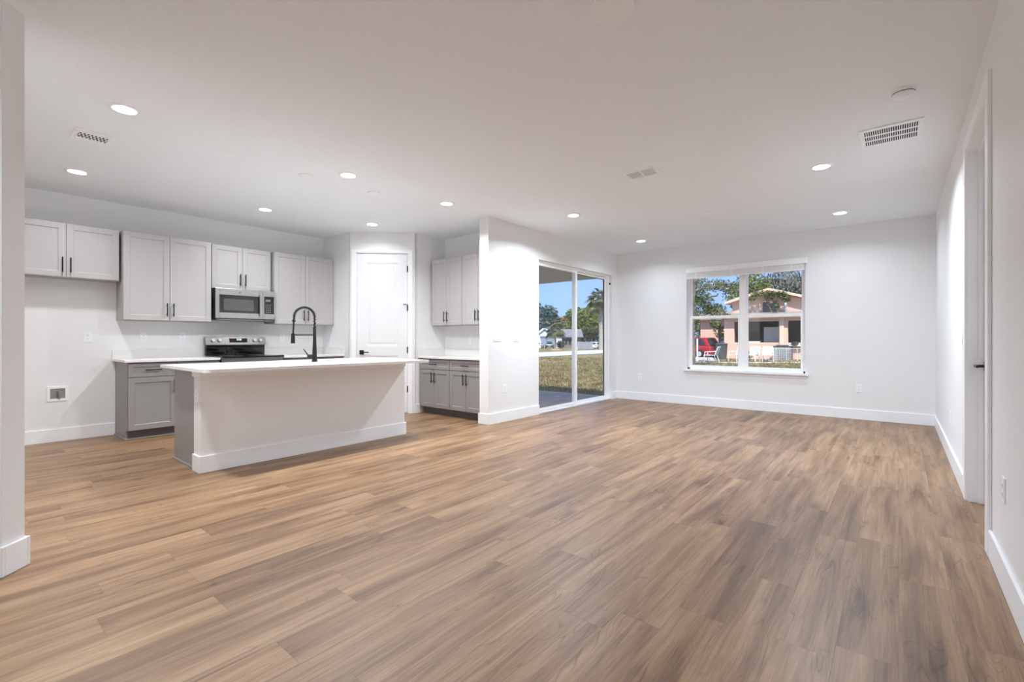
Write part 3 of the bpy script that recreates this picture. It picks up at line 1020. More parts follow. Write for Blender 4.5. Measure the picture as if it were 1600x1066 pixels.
# ---------------------------------------------------------------- microwave
mw = thing('microwave_oven', 'steel over the range microwave with dark window', 'microwave', (-6.745, 2.192, 1.388), R90)
MWW, MWH, MWD = .752, .402, .39
m = MB()
m.box(.002, MWW - .002, .022, MWD, 0.004, MWH)
m.build('body', M['slot'], mw)
m = MB()
m.box(.02, .60, .03, .30, -.010, .004).box(.62, .74, .05, .32, -.012, .004)
m.build('underside_vent', M['steeldark'], mw)
DWX = .575
m = MB()
def ring(mb, x0, x1, z0, z1, a0, a1, c0, c1, y0, y1):
    mb.box(x0, a0, y0, y1, z0, z1).box(a1, x1, y0, y1, z0, z1).box(a0, a1, y0, y1, z0, c0).box(a0, a1, y0, y1, c1, z1)
ring(m, 0, DWX, .012, MWH, .045, DWX - .045, .085, MWH - .085, 0, .022)
mdoor = m.build('microwave_door', M['steel'], mw, bevel=.003)
m = MB()
m.box(.045, DWX - .045, .003, .02, .085, MWH - .085)
m.build('door_glass', M['glassblack'], mdoor)
MB().box(.095, DWX - .115, .0018, .0029, .118, MWH - .135).build('window_mesh', M['ovenwin'], mdoor)
m = MB()
m.prism([(DWX - .050, .0), (DWX - .046, -.030), (DWX - .012, -.030), (DWX - .008, .0)], .05, MWH - .055)
m.build('door_handle', M['steel'], mdoor, bevel=.004)
MB().cyl((DWX * .5, .0, MWH - .045), (DWX * .5, -.0025, MWH - .045), .014, n=20).build('badge', M['steeldark'], mdoor)
m = MB()
ring(m, DWX + .002, MWW, .012, MWH, DWX + .022, MWW - .025, .085, MWH - .075, 0, .022)
cpn = m.build('control_frame', M['steel'], mw, bevel=.003)
m = MB()
m.box(DWX + .022, MWW - .025, .002, .02, .085, MWH - .075)
m.build('control_panel', M['glassblack'], cpn)
m = MB()
MB().box(DWX + .045, DWX + .105, .0008, .002, MWH - .145, MWH - .115).build('display', M['button'], cpn)
for i in range(3):
    for j in range(5):
        m.box(DWX + .045 + i * .024, DWX + .060 + i * .024, .0008, .002, .10 + j * .026, .112 + j * .026)
m.build('keypad', M['button'], cpn)

# ================================================================== WALL PLATES
def plate_mesh(t, gangs, kind):
    """local: plate in the x-z plane facing -y, centred"""
    w = .070 + .046 * (gangs - 1)
    m = MB()
    m.box(-w / 2, w / 2, -.006, 0, -.0575, .0575)
    m.build('cover_plate', M['plastic'], t, bevel=.002)
    for g in range(gangs):
        cx = (g - (gangs - 1) / 2) * .046
        if kind == 'outlet':
            for s in (-1, 1):
                m = MB()
                m.box(cx - .017, cx + .017, -.008, -.006, s * .020 - .0145, s * .020 + .0145)
                m.m = 1
                m.box(cx - .008, cx - .0055, -.0083, -.008, s * .020 - .004, s * .020 + .006)
                m.box(cx + .0055, cx + .008, -.0083, -.008, s * .020 - .004, s * .020 + .005)
                m.cyl((cx, -.008, s * .020 - .009), (cx, -.0083, s * .020 - .009), .0025, n=8)
                m.build('socket', [M['plastic'], M['slot']], t)
        else:
            m = MB()
            m.prism([(-.006, -.033), (-.0115, -.033), (-.007, .033), (-.006, .033)], cx - .0165, cx + .0165, axis='x')
            m.build('rocker', M['plastic'], t)
def plate(label, loc, rz, gangs=1, kind='outlet'):
    t = thing('wall_outlet' if kind == 'outlet' else 'light_switch', label, 'outlet' if kind == 'outlet' else 'switch', loc, rz,
              'white wall outlets' if kind == 'outlet' else 'white light switches')
    plate_mesh(t, gangs, kind)
    return t
first = plate('white outlet on the bare wall of the fridge bay', (XK, 1.022, 1.150), R90)
for lab, loc, rz in (
        ('white outlet above the worktop, nearest the fridge bay', (XK, 1.533, 1.152), R90),
        ('white outlet above the worktop, nearest the range on its left', (XK, 1.939, 1.152), R90),
        ('white outlet just right of the range, left of the faucet', (XK, 3.210, 1.150), R90),
        ('white outlet seen right behind the faucet neck', (XK, 3.700, 1.145), R90),
        ('white outlet over the bar worktop', (-5.08, YN, 1.11), 0),
        ('white low outlet between switches and sliding door', (XL, 4.858, .455), R90),
        ('white low outlet under the window, by the sliding door corner', (-3.681, YB, .440), 0),
        ('white low outlet on the far wall right of the window', (-.429, YB, .437), 0),
        ('white low outlet on the right wall beyond the door', (XR, 5.93, .405), -R90),
        ('white low outlet on the right wall in front of the door', (XR, 3.07, .440), -R90),
        ('white outlet on the end of the island knee wall', (-4.606, 1.357, .645), 0)):
    dup(first, loc, rz, lab)
plate('wide white switch plate with three rockers by the bar', (XL, 4.706, 1.154), R90, 3, 'switch')
plate('white switch plate with two rockers left of the sliding door', (XL, 5.101, 1.154), R90, 2, 'switch')
plate('single white switch on the right wall beyond the door', (XR, 4.80, 1.13), -R90, 1, 'switch')

# recessed ice maker box in the fridge bay
ib = thing('water_outlet_box', 'white recessed water valve box low in the fridge bay', 'valve box', (XK, .775, .525), R90)
m = MB()
ring(m, -.085, .085, -.082, .082, -.060, .060, -.052, .056, -.008, 0)
m.build('frame', M['plastic'], ib, bevel=.002)
m = MB()
m.box(-.060, .060, -.0015, -.0005, -.052, .056)
m.build('recess_back', M['cabshade'], ib)
m = MB()
m.cyl((0, -.006, -.05), (0, -.006, .03), .006, n=10).cyl((0, -.006, .0), (0, -.022, .0), .008, n=10).box(-.018, .018, -.026, -.02, -.005, .005).cyl((0, -.012, -.045), (.02, -.018, -.045), .006, n=8)
m.build('valve', M['brass'], ib)

# ================================================================== CEILING FITTINGS
def downlight(label, x, y, power=1.0, tone=LAMP_C):
    t = thing('recessed_light', label, 'ceiling light', (x, y, H), 0, 'round recessed ceiling lights')
    m = MB()
    m.lathe([(.092, 0), (.092, -.003), (.078, -.009), (.068, -.009), (.068, -.0)], n=36)
    m.build('trim_ring', M['plastic'], t, smooth=True)
    m = MB()
    m.lathe([(.068, -.0005), (.068, -.006), (.0, -.0065)], n=36)
    m.build('lens', M['lens'], t, smooth=True)
    ld = bpy.data.lights.new('lamp', 'AREA')
    ld.shape = 'DISK'
    ld.size = .13
    ld.energy = LAMP_W * power
    ld.color = tone
    ld.spread = math.radians(150)
    lo = bpy.data.objects.new('lamp', ld)
    COL.objects.link(lo)
    lo.parent = t
    lo.location = (0, 0, -.0085)
    return t
L0 = downlight('lit recessed ceiling light nearest the viewer at left, beside the slotted air register', -4.18, .792, 1.5, LAMP_K)
for lab, x, y, pw_ in (
        ('lit recessed ceiling light over the fridge bay', -6.09, .795, .46),
        ('lit recessed ceiling light over the middle of the island', -4.17, 2.513, 1.5),
        ('lit recessed ceiling light in front of the microwave', -6.065, 2.52, .62),
        ('lit recessed ceiling light close to the end of the sliding door wall', -4.14, 3.785, 1.15),
        ('lit recessed ceiling light in front of the pantry door', -5.69, 3.80, .22),
        ('lit recessed ceiling light between the bar wall end and the sliding door', -3.26, 5.195, 1.9),
        ('lit recessed ceiling light in the far corner by the sliding door', -3.263, 7.269, .48),
        ('lit recessed ceiling light next to the large return grille', -.557, 5.208, 1.75),
        ('lit recessed ceiling light near the far wall, right of the window', -.575, 7.268, .45),
        ('added recessed fill light, unseen behind the viewer at right', -.55, -.9, .5),  # extra lamp out of view, put in to fill the room
        ('added recessed fill light, unseen behind the viewer at left', -2.3, -.9, .8)):  # second unseen lamp, also added as fill
    t = downlight(lab, x, y, pw_, LAMP_K if x < -4 else LAMP_C)

def disc(name, label, cat, x, y, r, hgt=.006, group=None):
    m = MB()
    m.lathe([(r, 0), (r, -hgt * .6), (r - .006, -hgt), (0, -hgt * 1.15)], n=40)
    o = m.build(name, M['plastic'], smooth=True)
    o.location = (x, y, H)
    tag(o, label, cat, group)
    return o
G = 'round blank ceiling covers'
disc('ceiling_cover', 'round white blank cover at the top edge of the view', 'ceiling cover', -1.078, 2.068, .105, .016, G)
disc('ceiling_cover', 'round white blank cover over the near end of the island', 'ceiling cover', -4.50, 1.553, .075, .006, G)
disc('ceiling_cover', 'round white blank cover over the island middle', 'ceiling cover', -4.515, 2.262, .070, .006, G)
disc('ceiling_cover', 'round white blank cover over the far end of the island', 'ceiling cover', -4.475, 3.009, .070, .010, G)
disc('ceiling_cover', 'round white blank cover in the middle of the living room ceiling', 'ceiling cover', -1.892, 6.242, .085, .010, G)
disc('ceiling_cover', 'small white disc standing in for a light spot over the kitchen cabinets', 'ceiling cover', -6.52, 1.86, .045, .003, G)  # no fitting: a faint reflected light spot shaped as a disc

sm = thing('smoke_detector', 'white smoke detector on the ceiling near the right wall', 'smoke detector', (.025, 3.955, H))
m = MB()
m.lathe([(.068, 0), (.068, -.012), (.062, -.014)], n=40)
m.build('mounting_plate', M['plastic'], sm, smooth=True)
m = MB()
m.lathe([(.060, -.012), (.060, -.030), (.050, -.042), (.030, -.046), (0, -.047)], n=40)
bd = m.build('housing', M['plastic'], sm, smooth=True)
m = MB()
m.lathe([(.0605, -.020), (.0608, -.021), (.0608, -.024), (.0605, -.025)], n=40)
m.build('sensor_slot', M['slot'], bd)
MB().lathe([(.012, -.046), (.012, -.049), (0, -.0495)], (.02, -.02, 0), n=16).build('test_button', M['plastic'], bd)

def register(label, x0, x1, y0, y1, border, nx, ny, dark, name, gap=.5, wall=.003):
    """ceiling grille: frame, dark duct behind, and a grid of bars"""
    t = thing(name, label, 'air vent', ((x0 + x1) / 2, (y0 + y1) / 2, H))
    a, c = (x1 - x0) / 2, (y1 - y0) / 2
    bx_, by_ = border
    m = MB()
    m.box(-a, a, -c, -c + by_, -.010, 0).box(-a, a, c - by_, c, -.010, 0).box(-a, -a + bx_, -c + by_, c - by_, -.010, 0).box(a - bx_, a, -c + by_, c - by_, -.010, 0)
    m.build('frame', M['plastic'], t, bevel=.002)
    MB().box(-a + bx_, a - bx_, -c + by_, c - by_, -.0080, -.0005).build('duct_back', M['void'] if dark else M['plastic'], t)
    return t, a - bx_, c - by_
# slotted register over the kitchen aisle: two rows of eight slots
t, a, c = register('white air register with two rows of short slots near the kitchen lights', -5.088, -4.808, .618, .862, (.055, .032), 8, 2, True, 'air_register')
m = MB()
m.box(-.026, .026, -c, c, -.0098, -.0078).box(-a, -.058, -c, c, -.0098, -.0078).box(.058, a, -c, c, -.0098, -.0078)
for k in range(9):
    yy = -c + 2 * c * k / 8
    m.box(-.058, .058, max(-c, yy - .0055), min(c, yy + .0055), -.0098, -.0078)
m.build('louvre_grid', M['plastic'], t)
# two panel supply register in the living room
t, a, c = register('white air register with two louvred panels over the living room', -2.075, -1.765, 4.20, 4.41, (.022, .022), 0, 0, False, 'air_register')
for s in (-1, 1):
    m = MB()
    for k in range(9):
        yy = -c + .010 + k * (2 * c - .02) / 8
        m.prism([(yy - .006, -.0115), (yy + .004, -.0085), (yy + .004, -.0078), (yy - .006, -.0105)], min(0, s * a) + .006, max(0, s * a) - .006, axis='x')
    m.build('louvre_panel', M['plastic'], t)
MB().box(-.008, .008, -c, c, -.0118, -.0078).build('centre_bar', M['plastic'], t)
MB().box(a - .035, a - .02, c - .03, c - .012, -.016, -.004).build('damper_lever', M['plastic'], t)
# large return grille
t, a, c = register('large white return grille with three rows of black slots', -.241, .144, 4.512, 4.928, (.030, .045), 24, 3, True, 'return_grille')
m = MB()
for k in range(1, 3):
    yy = -c + 2 * c * k / 3
    m.box(-a, a, yy - .012, yy + .012, -.0098, -.0078)
for k in range(25):
    xx = -a + 2 * a * k / 24
    m.box(max(-a, xx - .0030), min(a, xx + .0030), -c, c, -.0094, -.0078)
m.build('grille', M['plastic'], t)

# ================================================================== OUTDOORS
FX, FY = -math.sin(YAW), math.cos(YAW)
def gz(x, y):
    """the ground falls away gently beyond the yard"""
    fw = FX * x + FY * y
    return -.2 - .0112 * max(0.0, fw - 30.0)
def at(u, dist, sx=800.0):
    """ground point of a view bearing and a distance along the view axis"""
    r = (u - 800.0) / 730.0
    c_, s_ = math.cos(YAW), math.sin(YAW)
    return ((-s_ + r * c_) * dist, (c_ + r * s_) * dist)

# ground
nx, ny = 90, 90
gx = np.linspace(-190, 60, nx)
gy = np.concatenate([np.linspace(5.2, 40, 50), np.linspace(42, 230, 40)])
vs = []
for yy in gy:
    for xx in gx:
        vs.append((float(xx), float(yy), gz(float(xx), float(yy)) + .02 * math.sin(xx * 1.7) * math.sin(yy * 1.3) * (1 if yy > 9 else 0)))
fs = [(j * nx + i, j * nx + i + 1, (j + 1) * nx + i + 1, (j + 1) * nx + i) for j in range(len(gy) - 1) for i in range(nx - 1)]
me = bpy.data.meshes.new('ground')
me.from_pydata(vs, [], fs)
me.materials.append(M['grass'])
o = bpy.data.objects.new('ground', me)
COL.objects.link(o)
struct(o, 'patchy dry lawn around the house', 'lawn')

# grass tufts in the part of the lawn seen through the sliding door and window
def tufts():
    v, f = [], []
    n = 0
    for (u0, u1, d0, d1, cnt) in ((836, 950, 10, 34, 3600), (1075, 1262, 18, 30, 1500)):
        for _ in range(cnt):
            u = random.uniform(u0, u1)
            dd = d0 + (d1 - d0) * random.random() ** 1.2
            x, y = at(u, dd)
            z = gz(x, y) - .02
            if y < 8.1 and x < -4:
                continue
            for b in range(5):
                a = random.uniform(0, 2 * PI)
                h_ = random.uniform(.05, .13)
                px, py = x + random.gauss(0, .06), y + random.gauss(0, .06)
                wx, wy = math.cos(a) * .025, math.sin(a) * .025
                lx, ly = random.gauss(0, .04), random.gauss(0, .04)
                v += [(px - wx, py - wy, z), (px + wx, py + wy, z), (px + lx, py + ly, z + h_)]
                f.append((n, n + 1, n + 2))
                n += 3
    me = bpy.data.meshes.new('grass_tufts')
    me.from_pydata(v, [], f)
    me.materials.append(M['grass'])
    o = bpy.data.objects.new('grass_tufts', me)
    COL.objects.link(o)
    return tag(o, 'short dry grass tufts standing in the lawn', 'grass', kind='stuff')
tufts()

# patio: slab, soffit roof
struct(MB().box(-12, XL - .16, YN + .15, 7.87, -.18, -.03).build('patio_slab', M['concrete']), 'grey concrete patio outside the sliding door', 'patio')
struct(MB().box(-7.5, XL - .16, YN + .15, 8.52, 2.375, 2.62).build('patio_roof', M['soffit']), 'beige underside of the patio roof', 'roof')
struct(MB().box(-7.5, XL - .16, 8.52, 8.55, 2.372, 2.63).build('patio_fascia', M['white']), 'white fascia board at the patio roof edge', 'fascia')

# road across the street side, kerbless
def road():
    m = MB()
    A = [at(700, 33), at(841, 35.5), at(938, 49), at(1010, 62)]
    B = [at(700, 41), at(841, 55), at(938, 84), at(1010, 115)]
    v = [(x, y, gz(x, y) + .035) for x, y in A + B]
    m._add(v, [(0, 1, 5, 4), (1, 2, 6, 5), (2, 3, 7, 6)])
    v2 = [(x, y, z - .10) for x, y, z in v]
    m._add(v2, [(0, 4, 5, 1), (1, 5, 6, 2), (2, 6, 7, 3)])
    return struct(m.build('road', M['road']), 'pale road crossing behind the lawn', 'road')
road()

# ---------------------------------------------------------------- trees
def leaves(name, material, parent, blobs, count, size, squash=1.0, droop=0.0, origin=(0, 0, 0)):
    """one crown: leaf cards scattered through overlapping blobs (x, y, z, rx, ry, rz, weight)"""
    wts = np.array([b[6] for b in blobs], float)
    wts /= wts.sum()
    pick = RNG.choice(len(blobs), size=count, p=wts)
    B = np.array([b[:6] for b in blobs], float)[pick]
    d = RNG.normal(size=(count, 3))
    d /= np.linalg.norm(d, axis=1)[:, None]
    r = RNG.random(count) ** (1 / 2.2)
    # clumps
    P = B[:, :3] + d * B[:, 3:6] * r[:, None]
    n = RNG.normal(size=(count, 3))
    n /= np.linalg.norm(n, axis=1)[:, None]
    t = np.cross(n, RNG.normal(size=(count, 3)))
    t /= np.linalg.norm(t, axis=1)[:, None]
    if droop:
        t = t * (1 - droop) + np.array([0, 0, -1.0]) * droop
        t /= np.linalg.norm(t, axis=1)[:, None]
        n = np.cross(t, RNG.normal(size=(count, 3)))
        n /= np.linalg.norm(n, axis=1)[:, None]
    b = np.cross(n, t)
    s = size * RNG.uniform(.6, 1.4, size=(count, 1))
    V = np.stack([P - t * s, P + b * s * .45 * squash, P + t * s, P - b * s * .45 * squash], axis=1).reshape(-1, 3)
    F = np.arange(count * 4).reshape(-1, 4)
    me = bpy.data.meshes.new(name)
    me.from_pydata(V.tolist(), [], F.tolist())
    me.materials.append(material)
    o = bpy.data.objects.new(name, me)
    COL.objects.link(o)
    if parent:
        o.parent = parent
    return o

def limb(mb, p0, p1, r0, r1, wob=.15, n=6):
    p0, p1 = Vector(p0), Vector(p1)
    L_ = (p1 - p0).length
    pts, rs = [], []
    for k in range(n + 1):
        f_ = k / n
        q = p0.lerp(p1, f_)
        if 0 < k < n:
            q += Vector((random.gauss(0, 1), random.gauss(0, 1), random.gauss(0, .4))) * L_ * wob * .25
        pts.append(q)
        rs.append(r0 + (r1 - r0) * f_)
    mb.tube(pts, rs, n=8)

def tree(label, u, dist, height, crown, leafm, count, size, trunk_r=.3, barkm=None, group=None, droop=0.0, branches=5, name='tree', lean=(0, 0)):
    """crown: blobs in metres about the trunk foot, x to the right of the view, y away"""
    x, y = at(u, dist)
    t = thing(name, label, 'tree', (x, y, gz(x, y)), YAW, group)
    m = MB()
    top = (lean[0], lean[1], height * .55)
    limb(m, (0, 0, -.1), top, trunk_r, trunk_r * .6, .08)
    m.build('trunk', barkm or M['bark'], t, smooth=True)
    if branches:
        for k in range(branches):
            b = crown[k % len(crown)]
            m = MB()
            limb(m, top, (b[0] * .8, b[1] * .8, b[2]), trunk_r * .5, trunk_r * .12, .3)
            m.build('branch', barkm or M['bark'], t, smooth=True)
    leaves('foliage', leafm, t, crown, count, size, droop=droop)
    return t

GT = 'trees seen through the glass'
# --- through the sliding door
tree('big blue grey tree above the white gabled house', 839, 150, 16.0,
     [(0, 0, 9.0, 5.5, 3, 4.0, 2), (-2.5, 0, 13.0, 4.0, 2.5, 3.0, 1.3), (3.4, 0, 11.4, 3.4, 2, 2.2, 1), (5.4, 1, 8.4, 2.4, 2, 2.4, .8), (-3, 0, 6.0, 5, 3, 3.0, 1)], M['leafblue'], 3200, .52, .45, group=GT)
tree('second blue grey tree behind the mid palm', 866, 160, 12.5,
     [(-1, 0, 7.6, 3.6, 2.2, 3.4, 2), (1.5, 0, 5.8, 3.6, 2.2, 2.6, 2)], M['leafblue'], 2400, .50, .4, group=GT)
tree('rust brown tree left of the door stile', 884, 168, 10.0,
     [(-.5, 0, 8.6, 3.4, 2, 2.6, 2), (1.6, 0, 7.0, 3.4, 2, 2.6, 1)], M['leafrust'], 1500, .48, .35, group=GT)
tree('dark green tree left of the stile behind the grey roof', 874, 178, 9,
     [(-5, 0, 5.4, 7, 2, 2.4, 1), (2, 0, 5.6, 7, 2, 2.6, 1)], M['leafdark'], 2200, .6, .35, group=GT)
tree('yellow green tree just right of the door stile', 901, 150, 13.0,
     [(0, 0, 9.6, 3.8, 2.0, 3.3, 2), (-1.5, 0, 6.0, 3.6, 2.0, 3.2, 1.2), (1.5, 0, 6.6, 3.4, 2.0, 3.2, 1)], M['leafgreen'], 2400, .48, .35, group=GT)
tree('olive green tree between stile and tall palm', 921, 164, 14.0,
     [(0, 0, 10.8, 4.4, 2.2, 3.4, 2), (2.2, 0, 7.6, 3.6, 2.2, 3.6, 1.3), (-2.4, 0, 7.0, 3.8, 2.2, 3.4, 1)], M['leafgreen'], 2600, .52, .35, group=GT)
tree('dark bushy tree low behind the white fence', 919, 142, 6.4,
     [(0, 0, 3.6, 2.8, 1.4, 2.3, 1), (-2.6, 0, 2.5, 2.0, 1.2, 1.8, .6), (2.2, 0, 3.3, 2.0, 1.4, 2.2, .6)], M['leafdark'], 1500, .36, .2, group=GT, branches=2)
tree('olive tree to the right behind the tall palm trunk', 950, 130, 11.0,
     [(-.5, 0, 7.6, 3.0, 2, 3.2, 2), (1, 0, 4.5, 3.2, 2, 3.0, 1)], M['leafgreen'], 1600, .44, .3, group=GT)

def palm(label, u, dist, trunk_h, tr, crown_r, crown_h, leafm, nfr, barkm):
    x, y = at(u, dist)
    t = thing('palm_tree', label, 'palm tree', (x, y, gz(x, y)), YAW, 'palms across the road')
    m = MB()
    pts = [(0.04 * math.sin(k), 0, -.1 + (trunk_h + .1) * k / 8) for k in range(9)]
    m.tube(pts, [tr * (1.12 - .25 * k / 8) for k in range(9)], n=12)
    m.build('trunk', barkm, t, smooth=True)
    for k in range(nfr):
        a = 2 * PI * k / nfr * 2.6180
        el = random.uniform(-.9, 1.25)
        fm = MB()
        L_ = crown_r * random.uniform(.75, 1.1)
        dir_ = Vector((math.cos(a) * math.cos(el), math.sin(a) * math.cos(el), math.sin(el)))
        c0 = Vector((0, 0, trunk_h))
        sp_pts = [c0 + dir_ * L_ * s_ + Vector((0, 0, -.45 * L_ * s_ * s_)) for s_ in (0, .25, .5)]
        fm.tube(sp_pts, [.03, .025, .02], n=5)
        tip0 = sp_pts[-1]
        sd_ = dir_.cross(Vector((0, 0, 1)))
        sd_ = sd_.normalized() if sd_.length > .1 else Vector((1, 0, 0))
        for j in range(11):
            b = (j - 5) / 5 * 1.2
            dd = (dir_ * math.cos(b) + sd_ * math.sin(b)).normalized()
            e = tip0 + dd * L_ * .55 + Vector((0, 0, -.28 * L_))
            w_ = dd.cross(Vector((0, 0, 1)))
            w_ = (w_.normalized() if w_.length > .1 else sd_) * .09 * crown_r * .5
            mid = tip0.lerp(e, .5) + Vector((0, 0, .06 * L_))
            fm._add([tip0, mid + w_, e, mid - w_], [(0, 1, 2, 3)])
        fm.build('frond', leafm, t)
    return t
palm('tall cabbage palm with a thick pale trunk by the right edge of the sliding door', 939, 80, 9.0, .36, 3.0, 2, M['leafpalm'], 64, M['palmbark'])
pm = palm('short slim palm in front of the grey roof', 868, 80, 4.3, .13, 2.5, 1.5, M['leafpalm'], 40, M['palmbark'])
x, y = at(868, 79.8)
m = MB()
m.lathe([(1.1, -.05), (1.0, .10), (.5, .22), (0, .26)], n=20)
o = m.build('mulch_mound', M['mulch'])
o.location = (x, y, gz(x, y))
tag(o, 'orange mulch mound at the foot of the short palm', 'mulch')

# --- neighbour's house seen through the sliding door (white gable, grey roof)
x, y = at(862, 122)
hs = thing('house', 'white gabled house with a long grey roof across the road', 'house', (x, y, gz(x, y)), YAW)
GB = -4.2       # local x of the gable end centre; x right, y away
def Z_(v, d_=122):
    return CAM_H - (v - 530) * d_ / 730 - gz(x, y)
zr, ze = Z_(512.5), Z_(525.5)
def LX(u, d_=122):
    return (u - 862) / 730 * d_
m = MB()
m.box(LX(836), LX(878), 0, 8, 0, ze)
m.prism([(LX(834), ze - .1), (LX(850.5), zr - .25), (LX(879), ze - .1)], 0, 8, axis='y')
m.build('gable_wall', M['siding'], hs)
m = MB()
m.prism([(LX(850.5), zr), (LX(850.5), zr - .3), (LX(832.5), ze - .35), (LX(832.5), ze - .05)], -.5, 8.3, axis='y')
m.prism([(LX(850.5), zr), (LX(850.5), zr - .3), (LX(880.5), ze - .35), (LX(880.5), ze - .05)], -.5, 8.3, axis='y')
m.build('gable_roof', M['white'], hs)
MB().box(LX(845), LX(867), -.12, 0, 0, Z_(527.5)).build('garage_door', M['garage'], hs)
MB().box(LX(844), LX(868), -.2, -.05, Z_(527.8), Z_(525.5)).build('garage_lintel', M['greywall'], hs)
MB().cyl((LX(850.5), -.12, Z_(516.2)), (LX(850.5), 0, Z_(516.2)), .26, n=14).build('gable_vent', M['garage'], hs)
m = MB()
m.box(LX(878), LX(909), 1.5, 9, 0, Z_(526))
m.build('wing_wall', M['greywall'], hs)
m = MB()
m.prism([(.6, Z_(526.5)), (5, Z_(513.8)), (9.4, Z_(526.5)), (9.4, Z_(527.3)), (.6, Z_(527.3))], LX(866), LX(912.5), axis='x')
m.build('wing_roof', M['roofgrey'], hs)
for uu in (884, 890):
    MB().box(LX(uu), LX(uu + 3.2), 1.4, 1.5, .9, 2.2).build('window', M['carglass'], hs)

def bush(label, u, dist, r, hgt, leafm, count, size):
    x, y = at(u, dist)
    t = thing('shrub', label, 'shrub', (x, y, gz(x, y)), YAW, 'shrubs outside')
    m = MB()
    for k in range(4):
        limb(m, (0, 0, -.05), (random.uniform(-r, r) * .5, random.uniform(-r, r) * .5, hgt * .7), .03, .012, .2, 4)
    m.build('stem', M['bark'], t)
    leaves('foliage', leafm, t, [(0, 0, hgt * .5, r, r, hgt * .5, 1)], count, size)
bush('dark round shrub in front of the grey house wall', 876, 108, 1.0, 1.9, M['leafdark'], 500, .18)

# parked vehicles far across the road
def car(name, label, u, dist, rz, paint, L_=4.4, Wd=1.8, roof=1.5, suv=False, group=None):
    x, y = at(u, dist)
    t = thing(name, label, 'car', (x, y, gz(x, y)), rz, group)
    m = MB()
    a = L_ / 2
    bel = .62 * roof if not suv else .60 * roof
    m.prism([(-a, .28), (a, .28), (a, bel * .78), (a * .62, bel), (-a * .95, bel), (-a, bel * .8)], -Wd / 2, Wd / 2, axis='y')
    m.prism([(-a * .92, bel - .02), (a * .55, bel - .02), (a * .22, roof), (-a * .72, roof)], -Wd / 2 * .86, Wd / 2 * .86, axis='y')
    m.build('car_body', paint, t, bevel=.06)
    g = MB()
    g.prism([(-a * .80, bel + .04), (a * .42, bel + .04), (a * .18, roof - .10), (-a * .66, roof - .10)], -Wd / 2 * .885, -Wd / 2 * .84, axis='y')
    g.prism([(-a * .80, bel + .04), (a * .42, bel + .04), (a * .18, roof - .10), (-a * .66, roof - .10)], Wd / 2 * .84, Wd / 2 * .885, axis='y')
    g.build('side_window', M['carglass'], t)
    rw = MB()
    rw._add([(-a * .925, -.62, bel + .05), (-a * .925, .62, bel + .05), (-a * .755, .55, roof - .09), (-a * .755, -.55, roof - .09),
             (-a * .90, -.62, bel + .05), (-a * .90, .62, bel + .05), (-a * .72, .55, roof - .09), (-a * .72, -.55, roof - .09)], BOXF)
    rw.build('rear_window', M['carglass'], t)
    for s in (-1, 1):
        MB().box(-a - .03, -a + .08, s * Wd * .40 - .14, s * Wd * .40 + .14, bel * .68, bel * .92).build('tail_light', M['taillight'], t)
    MB().box(-a - .02, -a + .03, -.26, .26, .45, .58).build('number_plate', M['cream'], t)
    for sx in (-.62, .62):
        for sy in (-1, 1):
            w = MB()
            yy = sy * Wd / 2
            w.cyl((a * sx, yy - .11, .32), (a * sx, yy + .11, .32), .32, n=20)
            w.m = 1
            w.cyl((a * sx, yy - .115, .32), (a * sx, yy + .115, .32), .18, n=16)
            w.build('wheel', [M['tyre'], M['alu']], t, smooth=True)
    return t
car('car', 'white car at the left edge of the sliding door view', 842, 112, YAW + 1.35, M['carwhite'], group='cars across the road')
car('car', 'dark green car beside the white car across the road', 859, 110, YAW + 1.45, M['cardark'], roof=1.7, suv=True, group='cars across the road')
car('car', 'pale car parked at the right end of the white fence', 932, 104, YAW + 1.0, M['carwhite'], group='cars across the road')

# white yard fence between the stile and the palm
x0, y0 = at(897, 106)
x1, y1 = at(926, 100)
fl = math.hypot(x1 - x0, y1 - y0)
fe = thing('picket_fence', 'white board fence left of the tall palm across the road', 'fence', (x0, y0, gz(x0, y0)), math.atan2(y1 - y0, x1 - x0))
nb = 22
for k in range(nb):
    xx = fl * k / nb
    MB().box(xx, xx + fl / nb * .80, -.03, .03, .05, 1.5 + .14 * (k % 2)).build('picket', M['fencewhite'], fe)
MB().box(0, fl, .03, .08, 1.05, 1.17).build('rail', M['fencewhite'], fe)

# ---------------------------------------------------------------- the pink house (seen through the window)
HY = 34.2
ph = thing('house', 'salmon pink neighbour house with a gabled front and screened porch', 'house', (0, HY, -.2))
GZ = .2
HX0, HX1 = -9.28, 1.2
def Zp(z):
    return z + GZ
O1, O2 = (-8.65, -5.95), (-5.45, -2.9)
OZ0, OZ1 = Zp(.86), Zp(2.30)
m = MB()
m.box(HX0, O1[0], 0, .25, 0, Zp(2.62)).box(O1[1], O2[0], 0, .25, 0, Zp(2.62)).box(O2[1], HX1, 0, .25, 0, Zp(2.62))
m.box(O1[0], O1[1], 0, .25, 0, OZ0).box(O2[0], O2[1], 0, .25, 0, OZ0).box(O1[0], O1[1], 0, .25, OZ1, Zp(2.62)).box(O2[0], O2[1], 0, .25, OZ1, Zp(2.62))
m.box(HX0, HX0 + .25, .25, 12, 0, Zp(2.62)).box(HX1 - .25, HX1, .25, 12, 0, Zp(2.62))
m.build('front_wall', M['pink'], ph)
MB().box(O1[1] + .06, O1[1] + .30, -.09, 0, 0, Zp(2.62)).build('porch_column', M['pinktrim'], ph)
m = MB()
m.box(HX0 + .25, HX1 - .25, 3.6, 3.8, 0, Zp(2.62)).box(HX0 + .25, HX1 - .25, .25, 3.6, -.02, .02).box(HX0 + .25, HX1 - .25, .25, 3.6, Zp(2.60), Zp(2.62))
m.build('porch_room', M['dark'], ph, label='dark interior of the screened porch')
